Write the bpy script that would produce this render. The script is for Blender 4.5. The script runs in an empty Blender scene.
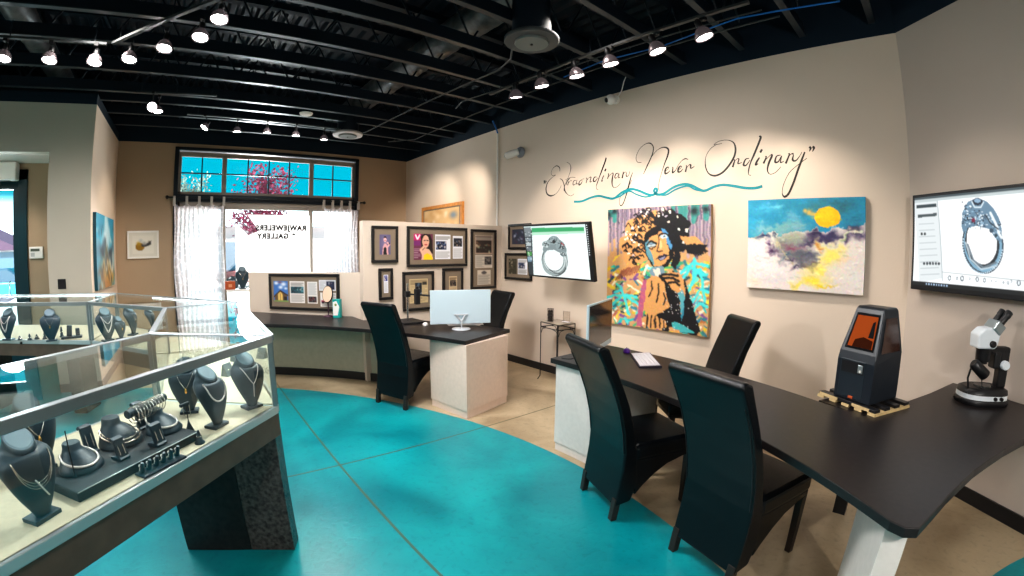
import bpy, bmesh, math, random
import numpy as np
from mathutils import Vector, Matrix, Euler
random.seed(7); RNG = np.random.default_rng(7)
SC = bpy.context.scene; COL = SC.collection
PI = math.pi
# ------------------------------------------------------------------ camera model (measured from the photograph)
F, A, B = 441.142638, -0.0528345507, -0.00480818757
YAW, PIT, ROL, CAMH = 2.44060387, 0.0811322653, 0.00626669313, 1.6
def cam_axes():
    cr, sr = math.cos(ROL), math.sin(ROL); cp, sp = math.cos(PIT), math.sin(PIT); cy, sy = math.cos(YAW), math.sin(YAW)
    fwd = Vector((cy*cp, sy*cp, -sp)); right = Vector((sy, -cy, 0)); up = right.cross(fwd)
    return cr*right + sr*up, -sr*right + cr*up, fwd
RR, UU, FF = cam_axes(); CAM = Vector((0, 0, CAMH))
def ray(x, y):
    x -= 512; y = 288 - y; r = math.hypot(x, y)/F + 1e-12
    th = r + A*r**3 + B*r**5; s = math.sin(th)/(r*F)
    return RR*(x*s) + UU*(y*s) + FF*math.cos(th)
def at(x, y, axis=2, val=0.0):            # measured photo point on an axis plane -> real point
    d = ray(x, y); t = (val - CAM[axis])/d[axis]
    return CAM + d*t
def on_plane(x, y, O, N):
    d = ray(x, y); t = (O - CAM).dot(N)/d.dot(N)
    return CAM + d*t
# ------------------------------------------------------------------ materials
def lin(c):
    c = np.asarray(c, float)/255.0
    return np.where(c <= 0.04045, c/12.92, ((c + 0.055)/1.055)**2.4)
def rgb(r, g, b): return tuple(float(v) for v in lin((r, g, b))) + (1.0,)
MATS = {}
def mat(name, col, rough=0.5, metal=0.0, noise=0.0, nscale=20.0, bump=0.0, bscale=80.0, emit=None, es=0.0, spec=0.5, coat=0.0, alpha=None, trans=0.0, col2=None):
    if name in MATS: return MATS[name]
    m = bpy.data.materials.new(name); m.use_nodes = True; nt = m.node_tree; N = nt.nodes; L = nt.links
    p = N['Principled BSDF']
    p.inputs['Base Color'].default_value = col; p.inputs['Roughness'].default_value = rough
    p.inputs['Metallic'].default_value = metal; p.inputs['Specular IOR Level'].default_value = spec
    if coat: p.inputs['Coat Weight'].default_value = coat; p.inputs['Coat Roughness'].default_value = 0.12
    if trans: p.inputs['Transmission Weight'].default_value = trans
    if alpha is not None: p.inputs['Alpha'].default_value = alpha
    if emit: p.inputs['Emission Color'].default_value = emit; p.inputs['Emission Strength'].default_value = es
    tc = N.new('ShaderNodeTexCoord')
    if noise > 0 or col2:
        n = N.new('ShaderNodeTexNoise'); n.inputs['Scale'].default_value = nscale; n.inputs['Detail'].default_value = 6
        L.new(tc.outputs['Object'], n.inputs['Vector'])
        r = N.new('ShaderNodeValToRGB'); r.color_ramp.elements[0].position = 0.3; r.color_ramp.elements[1].position = 0.7
        c2 = col2 if col2 else tuple(min(1, v*(1+noise)) for v in col[:3]) + (1,)
        c1 = col if col2 else tuple(v*(1-noise) for v in col[:3]) + (1,)
        r.color_ramp.elements[0].color = c1; r.color_ramp.elements[1].color = c2
        L.new(n.outputs['Fac'], r.inputs['Fac']); L.new(r.outputs['Color'], p.inputs['Base Color'])
    if bump > 0:
        n2 = N.new('ShaderNodeTexNoise'); n2.inputs['Scale'].default_value = bscale; n2.inputs['Detail'].default_value = 3
        L.new(tc.outputs['Object'], n2.inputs['Vector'])
        b = N.new('ShaderNodeBump'); b.inputs['Strength'].default_value = bump; b.inputs['Distance'].default_value = 0.005
        L.new(n2.outputs['Fac'], b.inputs['Height']); L.new(b.outputs['Normal'], p.inputs['Normal'])
    MATS[name] = m; return m
def glass_mat(name, tint, refl=1.0, rough=0.0):
    if name in MATS: return MATS[name]
    m = bpy.data.materials.new(name); m.use_nodes = True; nt = m.node_tree; N = nt.nodes; L = nt.links
    N.remove(N['Principled BSDF']); out = N['Material Output']
    t = N.new('ShaderNodeBsdfTransparent'); t.inputs['Color'].default_value = tint
    g = N.new('ShaderNodeBsdfGlossy'); g.inputs['Roughness'].default_value = rough; g.inputs['Color'].default_value = (1, 1, 1, 1)
    ge = N.new('ShaderNodeNewGeometry'); dt = N.new('ShaderNodeVectorMath'); dt.operation = 'DOT_PRODUCT'; L.new(ge.outputs['Normal'], dt.inputs[0]); L.new(ge.outputs['Incoming'], dt.inputs[1])
    def mth(op, a, b):
        n = N.new('ShaderNodeMath'); n.operation = op; n.use_clamp = True
        for i, q in enumerate((a, b)):
            if isinstance(q, (int, float)): n.inputs[i].default_value = q
            else: L.new(q, n.inputs[i])
        return n.outputs[0]
    ab = mth('ABSOLUTE', dt.outputs['Value'], 0.0); fr = mth('MULTIPLY', mth('ADD', mth('MULTIPLY', mth('POWER', mth('SUBTRACT', 1.0, ab), 5.0), 0.9), 0.04), refl)
    mx = N.new('ShaderNodeMixShader'); L.new(fr, mx.inputs['Fac']); L.new(t.outputs['BSDF'], mx.inputs[1]); L.new(g.outputs['BSDF'], mx.inputs[2])
    L.new(mx.outputs['Shader'], out.inputs['Surface']); MATS[name] = m; return m
def painted_mat(name, emis=0.0, rough=0.5, bump=0.0):
    if name in MATS: return MATS[name]
    m = bpy.data.materials.new(name); m.use_nodes = True; nt = m.node_tree; N = nt.nodes; L = nt.links
    p = N['Principled BSDF']; a = N.new('ShaderNodeAttribute'); a.attribute_name = 'Paint'
    p.inputs['Roughness'].default_value = rough
    if emis:
        p.inputs['Base Color'].default_value = (0.02, 0.02, 0.02, 1); L.new(a.outputs['Color'], p.inputs['Emission Color']); p.inputs['Emission Strength'].default_value = emis
    else: L.new(a.outputs['Color'], p.inputs['Base Color'])
    if bump:
        tc = N.new('ShaderNodeTexCoord'); n2 = N.new('ShaderNodeTexNoise'); n2.inputs['Scale'].default_value = 40; n2.inputs['Detail'].default_value = 5
        L.new(tc.outputs['Object'], n2.inputs['Vector']); b = N.new('ShaderNodeBump'); b.inputs['Strength'].default_value = bump; b.inputs['Distance'].default_value = 0.01
        L.new(n2.outputs['Fac'], b.inputs['Height']); L.new(b.outputs['Normal'], p.inputs['Normal'])
    MATS[name] = m; return m
def wall_mat(name, col, dark_z=3.48, dark=(0.007, 0.018, 0.032, 1)):
    m = bpy.data.materials.new(name); m.use_nodes = True; nt = m.node_tree; N = nt.nodes; L = nt.links
    p = N['Principled BSDF']; p.inputs['Roughness'].default_value = 0.7; p.inputs['Specular IOR Level'].default_value = 0.25
    tc = N.new('ShaderNodeTexCoord'); s = N.new('ShaderNodeSeparateXYZ'); L.new(tc.outputs['Object'], s.inputs['Vector'])
    c = N.new('ShaderNodeMath'); c.operation = 'GREATER_THAN'; c.inputs[1].default_value = dark_z; L.new(s.outputs['Z'], c.inputs[0])
    n = N.new('ShaderNodeTexNoise'); n.inputs['Scale'].default_value = 1.3; n.inputs['Detail'].default_value = 4; L.new(tc.outputs['Object'], n.inputs['Vector'])
    r = N.new('ShaderNodeValToRGB'); r.color_ramp.elements[0].color = tuple(v*0.93 for v in col[:3]) + (1,); r.color_ramp.elements[1].color = tuple(v*1.05 for v in col[:3]) + (1,)
    L.new(n.outputs['Fac'], r.inputs['Fac'])
    mx = N.new('ShaderNodeMixRGB'); L.new(c.outputs[0], mx.inputs['Fac']); L.new(r.outputs['Color'], mx.inputs['Color1']); mx.inputs['Color2'].default_value = dark
    L.new(mx.outputs['Color'], p.inputs['Base Color'])
    n2 = N.new('ShaderNodeTexNoise'); n2.inputs['Scale'].default_value = 60; L.new(tc.outputs['Object'], n2.inputs['Vector'])
    b = N.new('ShaderNodeBump'); b.inputs['Strength'].default_value = 0.12; b.inputs['Distance'].default_value = 0.004
    L.new(n2.outputs['Fac'], b.inputs['Height']); L.new(b.outputs['Normal'], p.inputs['Normal'])
    MATS[name] = m; return m
# ------------------------------------------------------------------ mesh builder
class MB:
    def __init__(s): s.v = []; s.f = []; s.smooth = []
    def add(s, vs, fs, smooth=False):
        o = len(s.v); s.v += [tuple(v) for v in vs]; s.f += [tuple(i+o for i in f) for f in fs]; s.smooth += [smooth]*len(fs); return s
    def box(s, lo, hi, M=None, taper=0.0):
        x0, y0, z0 = lo; x1, y1, z1 = hi; t = taper
        vs = [(x0+t, y0+t, z0), (x1-t, y0+t, z0), (x1-t, y1-t, z0), (x0+t, y1-t, z0), (x0, y0, z1), (x1, y0, z1), (x1, y1, z1), (x0, y1, z1)]
        if M: vs = [M @ Vector(v) for v in vs]
        return s.add(vs, [(0,3,2,1),(4,5,6,7),(0,1,5,4),(1,2,6,5),(2,3,7,6),(3,0,4,7)])
    def bbox(s, c, size, M=None):
        return s.box([c[i]-size[i]/2 for i in range(3)], [c[i]+size[i]/2 for i in range(3)], M)
    def rbox(s, lo, hi, r=0.01, M=None, seg=2):        # box with rounded edges
        bm = bmesh.new(); bmesh.ops.create_cube(bm, size=1)
        for v in bm.verts: v.co = Vector([lo[i] + (v.co[i]+0.5)*(hi[i]-lo[i]) for i in range(3)])
        bmesh.ops.bevel(bm, geom=bm.edges[:], offset=r, segments=seg, profile=0.5, affect='EDGES')
        bm.verts.index_update(); vs = [(M @ v.co) if M else v.co.copy() for v in bm.verts]; fs = [[v.index for v in f.verts] for f in bm.faces]; bm.free()
        return s.add(vs, fs, False)
    def bar(s, a, b, w, h=None, up=(0, 0, 1)):
        a = Vector(a); b = Vector(b); h = h or w; d = (b-a).normalized(); u = Vector(up)
        if abs(d.dot(u)) > 0.98: u = Vector((1, 0, 0))
        sx = d.cross(u).normalized(); sz = sx.cross(d).normalized(); vs = []
        for p in (a, b):
            for i, j in ((-1, -1), (1, -1), (1, 1), (-1, 1)): vs.append(p + sx*(i*w/2) + sz*(j*h/2))
        return s.add(vs, [(3,2,1,0),(4,5,6,7),(0,1,5,4),(1,2,6,5),(2,3,7,6),(3,0,4,7)])
    def tube(s, pts, r, n=8, closed=False, caps=True):
        pts = [Vector(p) for p in pts]; m = len(pts); rs = r if isinstance(r, (list, tuple)) else [r]*m
        prev = None; vs = []
        for i, p in enumerate(pts):
            if closed: d = (pts[(i+1) % m] - pts[i-1])
            else: d = pts[min(i+1, m-1)] - pts[max(i-1, 0)]
            d = d.normalized() if d.length > 1e-9 else Vector((0, 0, 1))
            if prev is None:
                u = Vector((0, 0, 1)) if abs(d.z) < 0.9 else Vector((1, 0, 0)); x = d.cross(u).normalized()
            else:
                x = prev - d*prev.dot(d); x = x.normalized() if x.length > 1e-6 else d.orthogonal().normalized()
            prev = x; y = d.cross(x)
            for k in range(n): vs.append(p + (x*math.cos(2*PI*k/n) + y*math.sin(2*PI*k/n))*rs[i])
        fs = []
        for i in range(m if closed else m-1):
            j = (i+1) % m
            for k in range(n): fs.append((i*n+k, i*n+(k+1) % n, j*n+(k+1) % n, j*n+k))
        s.add(vs, fs, True)
        if caps and not closed: s.add(vs[:n], [tuple(range(n))[::-1]]); s.add(vs[-n:], [tuple(range(n))])
        return s
    def lathe(s, prof, c=(0, 0, 0), n=24, M=None, sx=1, sy=1, smooth=True):   # prof = [(r, z)...]
        vs = []
        for r, z in prof:
            for k in range(n):
                v = Vector((c[0] + r*sx*math.cos(2*PI*k/n), c[1] + r*sy*math.sin(2*PI*k/n), c[2] + z)); vs.append(M @ v if M else v)
        fs = []
        for i in range(len(prof)-1):
            for k in range(n): fs.append((i*n+k, i*n+(k+1) % n, (i+1)*n+(k+1) % n, (i+1)*n+k))
        s.add(vs, fs, smooth); s.add(vs[:n], [tuple(range(n))[::-1]]); s.add(vs[-n:], [tuple(range(n))]); return s
    def loft(s, secs, n=28, M=None, p=2.0):                # secs (z, halfwidth x, halfdepth y, centre y)
        vs = []
        for z, a, b, c in secs:
            for k in range(n):
                t = 2*PI*k/n; ct, st = math.cos(t), math.sin(t)
                v = Vector((a*abs(ct)**(2/p)*(1 if ct >= 0 else -1), c + b*abs(st)**(2/p)*(1 if st >= 0 else -1), z)); vs.append(M @ v if M else v)
        fs = []
        for i in range(len(secs)-1):
            for k in range(n): fs.append((i*n+k, i*n+(k+1) % n, (i+1)*n+(k+1) % n, (i+1)*n+k))
        s.add(vs, fs, True); s.add(vs[:n], [tuple(range(n))[::-1]]); s.add(vs[-n:], [tuple(range(n))]); return s
    def prism(s, poly, z0, z1, M=None):
        n = len(poly); area = sum(poly[i][0]*poly[(i+1) % n][1] - poly[(i+1) % n][0]*poly[i][1] for i in range(n))
        if area < 0: poly = poly[::-1]
        vs = [Vector((p[0], p[1], z0)) for p in poly] + [Vector((p[0], p[1], z1)) for p in poly]
        if M: vs = [M @ v for v in vs]
        fs = [tuple(range(n))[::-1], tuple(range(n, 2*n))] + [(i, (i+1) % n, n+(i+1) % n, n+i) for i in range(n)]
        return s.add(vs, fs)
    def quad(s, a, b, c, d): return s.add([a, b, c, d], [(0, 1, 2, 3)])
    def ball(s, c, r, n=10, sc=(1, 1, 1)):
        m = max(4, n//2+1); prof = [(max(1e-4, r*math.sin(PI*i/m)), -r*math.cos(PI*i/m)) for i in range(m+1)]
        M = Matrix.Translation(c) @ Matrix.Diagonal((*sc, 1))
        return s.lathe(prof, n=n, M=M)
    def build(s, name, material, parent=None, bevel=0.0, seg=2):
        vs = [Vector(v) for v in s.v]
        if parent is not None and parent.get('_wb'):
            Mi = (parent.matrix_basis).inverted(); vs = [Mi @ v for v in vs]
        me = bpy.data.meshes.new(name); me.from_pydata([tuple(v) for v in vs], [], s.f); me.update()
        bm = bmesh.new(); bm.from_mesh(me); bmesh.ops.recalc_face_normals(bm, faces=bm.faces); bm.to_mesh(me); bm.free()
        me.polygons.foreach_set('use_smooth', s.smooth); me.materials.append(material)
        o = bpy.data.objects.new(name, me); COL.objects.link(o)
        if parent is not None: o.parent = parent
        if bevel:
            bv = o.modifiers.new('Bevel', 'BEVEL'); bv.width = bevel; bv.segments = seg; bv.limit_method = 'ANGLE'; bv.angle_limit = 0.6
        return o
def tag(o, label=None, cat=None, group=None, kind=None):
    if label: o['label'] = label
    if cat: o['category'] = cat
    if group: o['group'] = group
    if kind: o['kind'] = kind
    return o
def thing(name, label, cat, loc=(0, 0, 0), rz=0.0, group=None, world=False):
    o = bpy.data.objects.new(name, None); COL.objects.link(o); o.location = loc; o.rotation_euler = (0, 0, rz); o.empty_display_size = 0.05
    o['_wb'] = 1 if world else 0
    return tag(o, label, cat, group)
def struct(name, mb, m, parent=None, bevel=0.0):
    o = mb.build(name, m, parent, bevel)
    if parent is None: o['kind'] = 'structure'
    return o
def dup(root, loc, rz=None, label=None, group=None, scale=None):
    r = root.copy(); COL.objects.link(r); r.location = loc
    if rz is not None: r.rotation_euler = (0, 0, rz)
    if label: r['label'] = label
    if group: r['group'] = group
    if scale: r.scale = (scale,)*3
    for ch in list(root.children):
        c = ch.copy(); COL.objects.link(c); c.parent = r
        for g in list(ch.children):
            d = g.copy(); COL.objects.link(d); d.parent = c
    return r
def RZ(x, y, z, rz): return Matrix.Translation((x, y, z)) @ Matrix.Rotation(rz, 4, 'Z')
# ------------------------------------------------------------------ painted flat surfaces: a fine grid mesh carrying colour
class Art:
    """O = top-left corner, U = unit vector to the right, V = unit vector down, w x h metres, nx columns"""
    def __init__(s, O, U, V, w, h, nx, base=(128, 128, 128)):
        s.O, s.U, s.V, s.w, s.h = Vector(O), Vector(U).normalized(), Vector(V).normalized(), w, h
        s.N = s.U.cross(s.V); s.nx = nx; s.ny = max(2, int(round(nx*h/w)))
        s.im = np.zeros((s.ny, s.nx, 3)); s.im[:] = base
        s.X, s.Y = np.meshgrid((np.arange(s.nx)+.5), (np.arange(s.ny)+.5))
        s.px = True
    def P(s, x, y):      # photo pixel -> raster cell coordinates (when px) or fractions 0..1
        if s.px:
            p = on_plane(x, y, s.O, s.N) - s.O
            return p.dot(s.U)/s.w*s.nx, p.dot(s.V)/s.h*s.ny
        return x*s.nx, y*s.ny
    def zoomed(s, x0, y0, k): s._z = (x0, y0, k); return s     # zoom window origin and scale
    def Q(s, x, y):
        z = getattr(s, '_z', None)
        if z and s.px: return s.P(z[0]+x/z[2], z[1]+y/z[2])
        return s.P(x, y)
    def mask_poly(s, pts):
        P = [s.Q(*p) for p in pts]; ins = np.zeros(s.X.shape, bool); n = len(P)
        for i in range(n):
            x1, y1 = P[i]; x2, y2 = P[(i+1) % n]
            if y1 == y2: continue
            c = ((y1 > s.Y) != (y2 > s.Y)) & (s.X < (x2-x1)*(s.Y-y1)/(y2-y1)+x1); ins ^= c
        return ins
    def put(s, m, col, a=1.0):
        m = (m*a)[..., None] if m.dtype != bool else (m[..., None]*a); s.im = s.im*(1-m) + np.array(col, float)*m
    def poly(s, pts, col, a=1.0): s.put(s.mask_poly(pts), col, a); return s
    def rect(s, x0, y0, x1, y1, col, a=1.0): return s.poly([(x0, y0), (x1, y0), (x1, y1), (x0, y1)], col, a)
    def ell(s, cx, cy, rx, ry, col, a=1.0, rot=0.0, soft=0.0):
        n = 28; return s.poly([(cx + rx*math.cos(t)*math.cos(rot) - ry*math.sin(t)*math.sin(rot), cy + rx*math.cos(t)*math.sin(rot) + ry*math.sin(t)*math.cos(rot)) for t in [2*PI*i/n for i in range(n)]], col, a)
    def line(s, pts, w, col, a=1.0):       # w in raster cells
        P = [s.Q(*p) for p in pts]; d = np.full(s.X.shape, 1e9)
        for (x1, y1), (x2, y2) in zip(P[:-1], P[1:]):
            L2 = (x2-x1)**2 + (y2-y1)**2 + 1e-9; t = np.clip(((s.X-x1)*(x2-x1) + (s.Y-y1)*(y2-y1))/L2, 0, 1)
            d = np.minimum(d, np.hypot(s.X-x1-t*(x2-x1), s.Y-y1-t*(y2-y1)))
        s.put(np.clip(w/2 + .5 - d, 0, 1), col, a); return s
    def blob(s, cx, cy, r, col, a=1.0, ry=None):      # soft spot
        x, y = s.Q(cx, cy); x2, _ = s.Q(cx+r, cy); _, y2 = s.Q(cx, cy+(ry or r)); rx = abs(x2-x)+1e-6; ryy = abs(y2-y)+1e-6
        d = np.hypot((s.X-x)/rx, (s.Y-y)/ryy); s.put(np.clip(1.3-d, 0, 1)**1.5, col, a); return s
    def noise(s, amp, k=6, seed=1):
        r = np.random.default_rng(seed); n = r.normal(size=(s.ny//k+2, s.nx//k+2, 3)).repeat(k, 0).repeat(k, 1)[:s.ny, :s.nx]
        s.im = s.im + n*amp; return s
    def warp(s, amp, k, seed=1):
        r = np.random.default_rng(seed)
        def sm():
            g = r.normal(size=(s.ny//k+3, s.nx//k+3)); yy = np.arange(s.ny)/k; xx = np.arange(s.nx)/k; y0 = yy.astype(int); x0 = xx.astype(int); fy = (yy-y0)[:, None]; fx = (xx-x0)[None, :]; fy = fy*fy*(3-2*fy); fx = fx*fx*(3-2*fx)
            return (g[y0][:, x0]*(1-fy)*(1-fx) + g[y0][:, x0+1]*(1-fy)*fx + g[y0+1][:, x0]*fy*(1-fx) + g[y0+1][:, x0+1]*fy*fx)
        iy = np.clip(np.rint(np.arange(s.ny)[:, None] + sm()*amp), 0, s.ny-1).astype(int); ix = np.clip(np.rint(np.arange(s.nx)[None, :] + sm()*amp), 0, s.nx-1).astype(int)
        s.im = s.im[iy, ix]; return s
    def mesh(s, name, material, parent=None, off=0.0, thick=0.0, side=(60, 60, 60)):
        nx, ny = s.nx, s.ny; im = np.clip(s.im, 0, 255); col = lin(im)
        us = np.linspace(0, s.w, nx+1); vs_ = np.linspace(0, s.h, ny+1); gu, gv = np.meshgrid(us, vs_)
        O = np.array(s.O + (-s.N)*off); U = np.array(s.U); V = np.array(s.V)
        co = O + gu[..., None]*U + gv[..., None]*V; co = co.reshape(-1, 3)
        # vertex colours: average of touching cells
        pad = np.pad(col, ((1, 1), (1, 1), (0, 0)), 'edge'); vc = (pad[:-1, :-1] + pad[1:, :-1] + pad[:-1, 1:] + pad[1:, 1:])/4; vc = vc.reshape(-1, 3)
        i, j = np.meshgrid(np.arange(nx), np.arange(ny)); a = (j*(nx+1)+i).ravel()
        fs = np.stack([a, a+nx+1, a+nx+2, a+1], 1)
        verts = co.tolist(); faces = fs.tolist(); cols = vc.tolist()
        if thick:      # solid back and sides
            n0 = len(verts); Nn = np.array(s.N)
            cor = [O, O+U*s.w, O+U*s.w+V*s.h, O+V*s.h]
            for c in cor: verts.append(c.tolist())
            for c in cor: verts.append((c+Nn*thick).tolist())
            sc = lin(side).tolist(); cols += [sc]*8
            faces += [[n0, n0+1, n0+5, n0+4], [n0+1, n0+2, n0+6, n0+5], [n0+2, n0+3, n0+7, n0+6], [n0+3, n0, n0+4, n0+7], [n0+4, n0+5, n0+6, n0+7]]
        if parent is not None and parent.get('_wb'):
            Mi = parent.matrix_basis.inverted(); verts = [tuple(Mi @ Vector(v)) for v in verts]
        me = bpy.data.meshes.new(name); me.from_pydata(verts, [], faces); me.update()
        at_ = me.color_attributes.new('Paint', 'FLOAT_COLOR', 'POINT')
        at_.data.foreach_set('color', np.concatenate([np.array(cols), np.ones((len(cols), 1))], 1).ravel().astype(np.float32))
        me.materials.append(material); o = bpy.data.objects.new(name, me); COL.objects.link(o)
        if parent is not None: o.parent = parent
        return o
# ------------------------------------------------------------------ common materials
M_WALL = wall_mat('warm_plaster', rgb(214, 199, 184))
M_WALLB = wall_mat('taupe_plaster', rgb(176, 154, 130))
M_WALLG = wall_mat('grey_plaster', rgb(186, 178, 166)); M_WALLA = wall_mat('shaded_plaster', rgb(192, 180, 170))  # the angled wall's greyer colour stands in for its shade
M_NAVY = mat('navy_black_paint', (0.005, 0.012, 0.022, 1), 0.45)
M_CHORD = mat('grey_flange_steel', (0.05, 0.06, 0.07, 1), 0.35, 0.4)  # flange steel, lighter than the navy chords
M_BLACK = mat('black_trim', (0.012, 0.012, 0.014, 1), 0.4)
M_FRAME = mat('black_frame_wood', (0.014, 0.013, 0.014, 1), 0.3)
M_WHITE = mat('white_gloss', rgb(235, 232, 228), 0.35)
M_SILVER = mat('brushed_aluminium', rgb(158, 168, 172), 0.32, 0.7)
M_CHROME = mat('chrome', rgb(230, 230, 232), 0.12, 1.0)
M_STEEL = mat('galvanised_duct', (0.16, 0.17, 0.18, 1), 0.42, 0.7, noise=0.35, nscale=9)
M_CONDUIT = mat('grey_conduit', (0.07, 0.075, 0.08, 1), 0.4, 0.5)
M_BLUE = mat('blue_cable', rgb(20, 110, 190), 0.5)
M_TOP = mat('dark_laminate', rgb(36, 32, 32), 0.36, noise=0.25, nscale=35, spec=0.45)
M_DESK = mat('white_laminate', rgb(214, 208, 203), 0.45, noise=0.04, nscale=30)
M_DESK2 = mat('warm_laminate', rgb(226, 204, 190), 0.45, noise=0.04, nscale=30)
M_PANEL = mat('grey_olive_panel', rgb(178, 174, 154), 0.45, noise=0.05)
M_LEATHER = mat('black_leather', (0.004, 0.006, 0.008, 1), 0.24, bump=0.25, bscale=220, spec=0.34)
M_WOOD = mat('dark_espresso_wood', (0.022, 0.015, 0.012, 1), 0.35)
M_LINING = mat('cream_lining', rgb(206, 194, 168), 0.7, noise=0.05, nscale=60)
M_FASCIA = mat('brown_fascia', rgb(104, 86, 74), 0.4, noise=0.15, nscale=12)
M_LEG = mat('dark_brushed_leg', rgb(38, 34, 34), 0.3, noise=0.5, nscale=30, bump=0.3, bscale=300)
M_VELVET = mat('charcoal_leatherette', rgb(46, 64, 74), 0.42, bump=0.15, bscale=300)
M_TRAY = mat('slate_velvet', rgb(40, 50, 56), 0.6)
M_RING = mat('silver_jewellery', rgb(235, 225, 215), 0.16, 1.0)
M_PEARL = mat('pearl_white', rgb(238, 228, 222), 0.22, 0.2)
M_GLASS = glass_mat('case_glass', (0.955, 0.99, 0.985, 1))
M_PANE = glass_mat('window_glass', (0.94, 0.98, 0.98, 1), refl=.2)
M_MAT = mat('taupe_mat_board', rgb(134, 119, 102), 0.8)
# ------------------------------------------------------------------ floor: stained concrete with a cyan disc and saw-cut joints
CX, CY, CR = -2.357, -1.4227, 3.8036
def floor_material():
    m = bpy.data.materials.new('stained_concrete'); m.use_nodes = True; nt = m.node_tree; N = nt.nodes; L = nt.links; p = N['Principled BSDF']
    tc = N.new('ShaderNodeTexCoord'); s = N.new('ShaderNodeSeparateXYZ'); L.new(tc.outputs['Object'], s.inputs['Vector'])
    def mth(op, a, b=None):
        n = N.new('ShaderNodeMath'); n.operation = op
        for i, q in enumerate((a, b)):
            if q is None: continue
            if isinstance(q, (int, float)): n.inputs[i].default_value = q
            else: L.new(q, n.inputs[i])
        return n.outputs[0]
    def disc(cx, cy, r):
        dx = mth('SUBTRACT', s.outputs['X'], cx); dy = mth('SUBTRACT', s.outputs['Y'], cy)
        d = mth('SQRT', mth('ADD', mth('MULTIPLY', dx, dx), mth('MULTIPLY', dy, dy))); return mth('LESS_THAN', d, r)
    dmask = mth('MAXIMUM', mth('MAXIMUM', disc(CX, CY, CR), disc(2.44, 1.71, 2.0)), disc(-6.8, -3.9, 2.4))
    def cloud(scale, det, c1, c2, p1=.3, p2=.7, seed=0):
        n = N.new('ShaderNodeTexNoise'); n.inputs['Scale'].default_value = scale; n.inputs['Detail'].default_value = det; n.inputs['Distortion'].default_value = 0.6
        mp = N.new('ShaderNodeMapping'); mp.inputs['Location'].default_value = (seed, seed*2, 0); L.new(tc.outputs['Object'], mp.inputs['Vector']); L.new(mp.outputs['Vector'], n.inputs['Vector'])
        r = N.new('ShaderNodeValToRGB'); r.color_ramp.elements[0].position = p1; r.color_ramp.elements[1].position = p2
        r.color_ramp.elements[0].color = c1; r.color_ramp.elements[1].color = c2; L.new(n.outputs['Fac'], r.inputs['Fac']); return r.outputs['Color'], n.outputs['Fac']
    cy, f1 = cloud(1.1, 8, rgb(0, 110, 122), rgb(6, 164, 170), .28, .74)
    cn, f2 = cloud(1.6, 9, rgb(140, 122, 96), rgb(196, 178, 148), .3, .72, 5)
    mx = N.new('ShaderNodeMixRGB'); L.new(dmask, mx.inputs['Fac']); L.new(cn, mx.inputs['Color1']); L.new(cy, mx.inputs['Color2'])
    # fine speckle
    sp, f3 = cloud(26, 4, (0.62, 0.66, 0.68, 1), (1, 1, 1, 1), .22, .46, 9)
    mu = N.new('ShaderNodeMixRGB'); mu.blend_type = 'MULTIPLY'; mu.inputs['Fac'].default_value = 0.6; L.new(mx.outputs['Color'], mu.inputs['Color1']); L.new(sp, mu.inputs['Color2'])
    # saw cuts along x and y
    def cuts(o, off, step):
        a = mth('ADD', o, off); a = mth('DIVIDE', a, step); fr = mth('FRACT', a); d = mth('ABSOLUTE', mth('SUBTRACT', fr, 0.5)); return mth('GREATER_THAN', d, 0.5-0.0085/step)
    cut = mth('MAXIMUM', cuts(s.outputs['X'], 3.09, 6.8), cuts(s.outputs['Y'], -0.905, 6.8))
    cm = N.new('ShaderNodeMixRGB'); L.new(mth('MULTIPLY', cut, 0.8), cm.inputs['Fac']); L.new(mu.outputs['Color'], cm.inputs['Color1']); cm.inputs['Color2'].default_value = rgb(78, 84, 56)
    L.new(cm.outputs['Color'], p.inputs['Base Color'])
    rr = mth('ADD', mth('MULTIPLY', f1, 0.2), 0.22); L.new(rr, p.inputs['Roughness'])
    b = N.new('ShaderNodeBump'); b.inputs['Strength'].default_value = 0.15; b.inputs['Distance'].default_value = 0.01
    L.new(mth('SUBTRACT', f3, mth('MULTIPLY', cut, 2.0)), b.inputs['Height']); L.new(b.outputs['Normal'], p.inputs['Normal'])
    return m
struct('floor', MB().box((-8.45, -6.2, -0.1), (4.6, 4.3, 0)), floor_material())
# ------------------------------------------------------------------ walls (painted navy above 3.48 m)
TOP = 4.35; BY = 4.1; BX = -8.27
CORX = -0.05                         # corner between picture wall and angled wall
AD = Vector((0.783, -0.622, 0)).normalized(); AN = Vector((-AD.y, AD.x, 0))      # along angled wall; outward normal (away from room)
struct('wall_picture', MB().box((BX-0.15, BY, 0), (CORX, BY+0.15, TOP)), M_WALL)
a0 = Vector((CORX, BY, 0)); a1 = a0 + AD*5.2
struct('wall_angled', MB().prism([(a0.x, a0.y), (a1.x, a1.y), (a1.x+AN.x*.15, a1.y+AN.y*.15), (a0.x+AN.x*.15, a0.y+AN.y*.15)], 0, TOP), M_WALLA)
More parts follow.
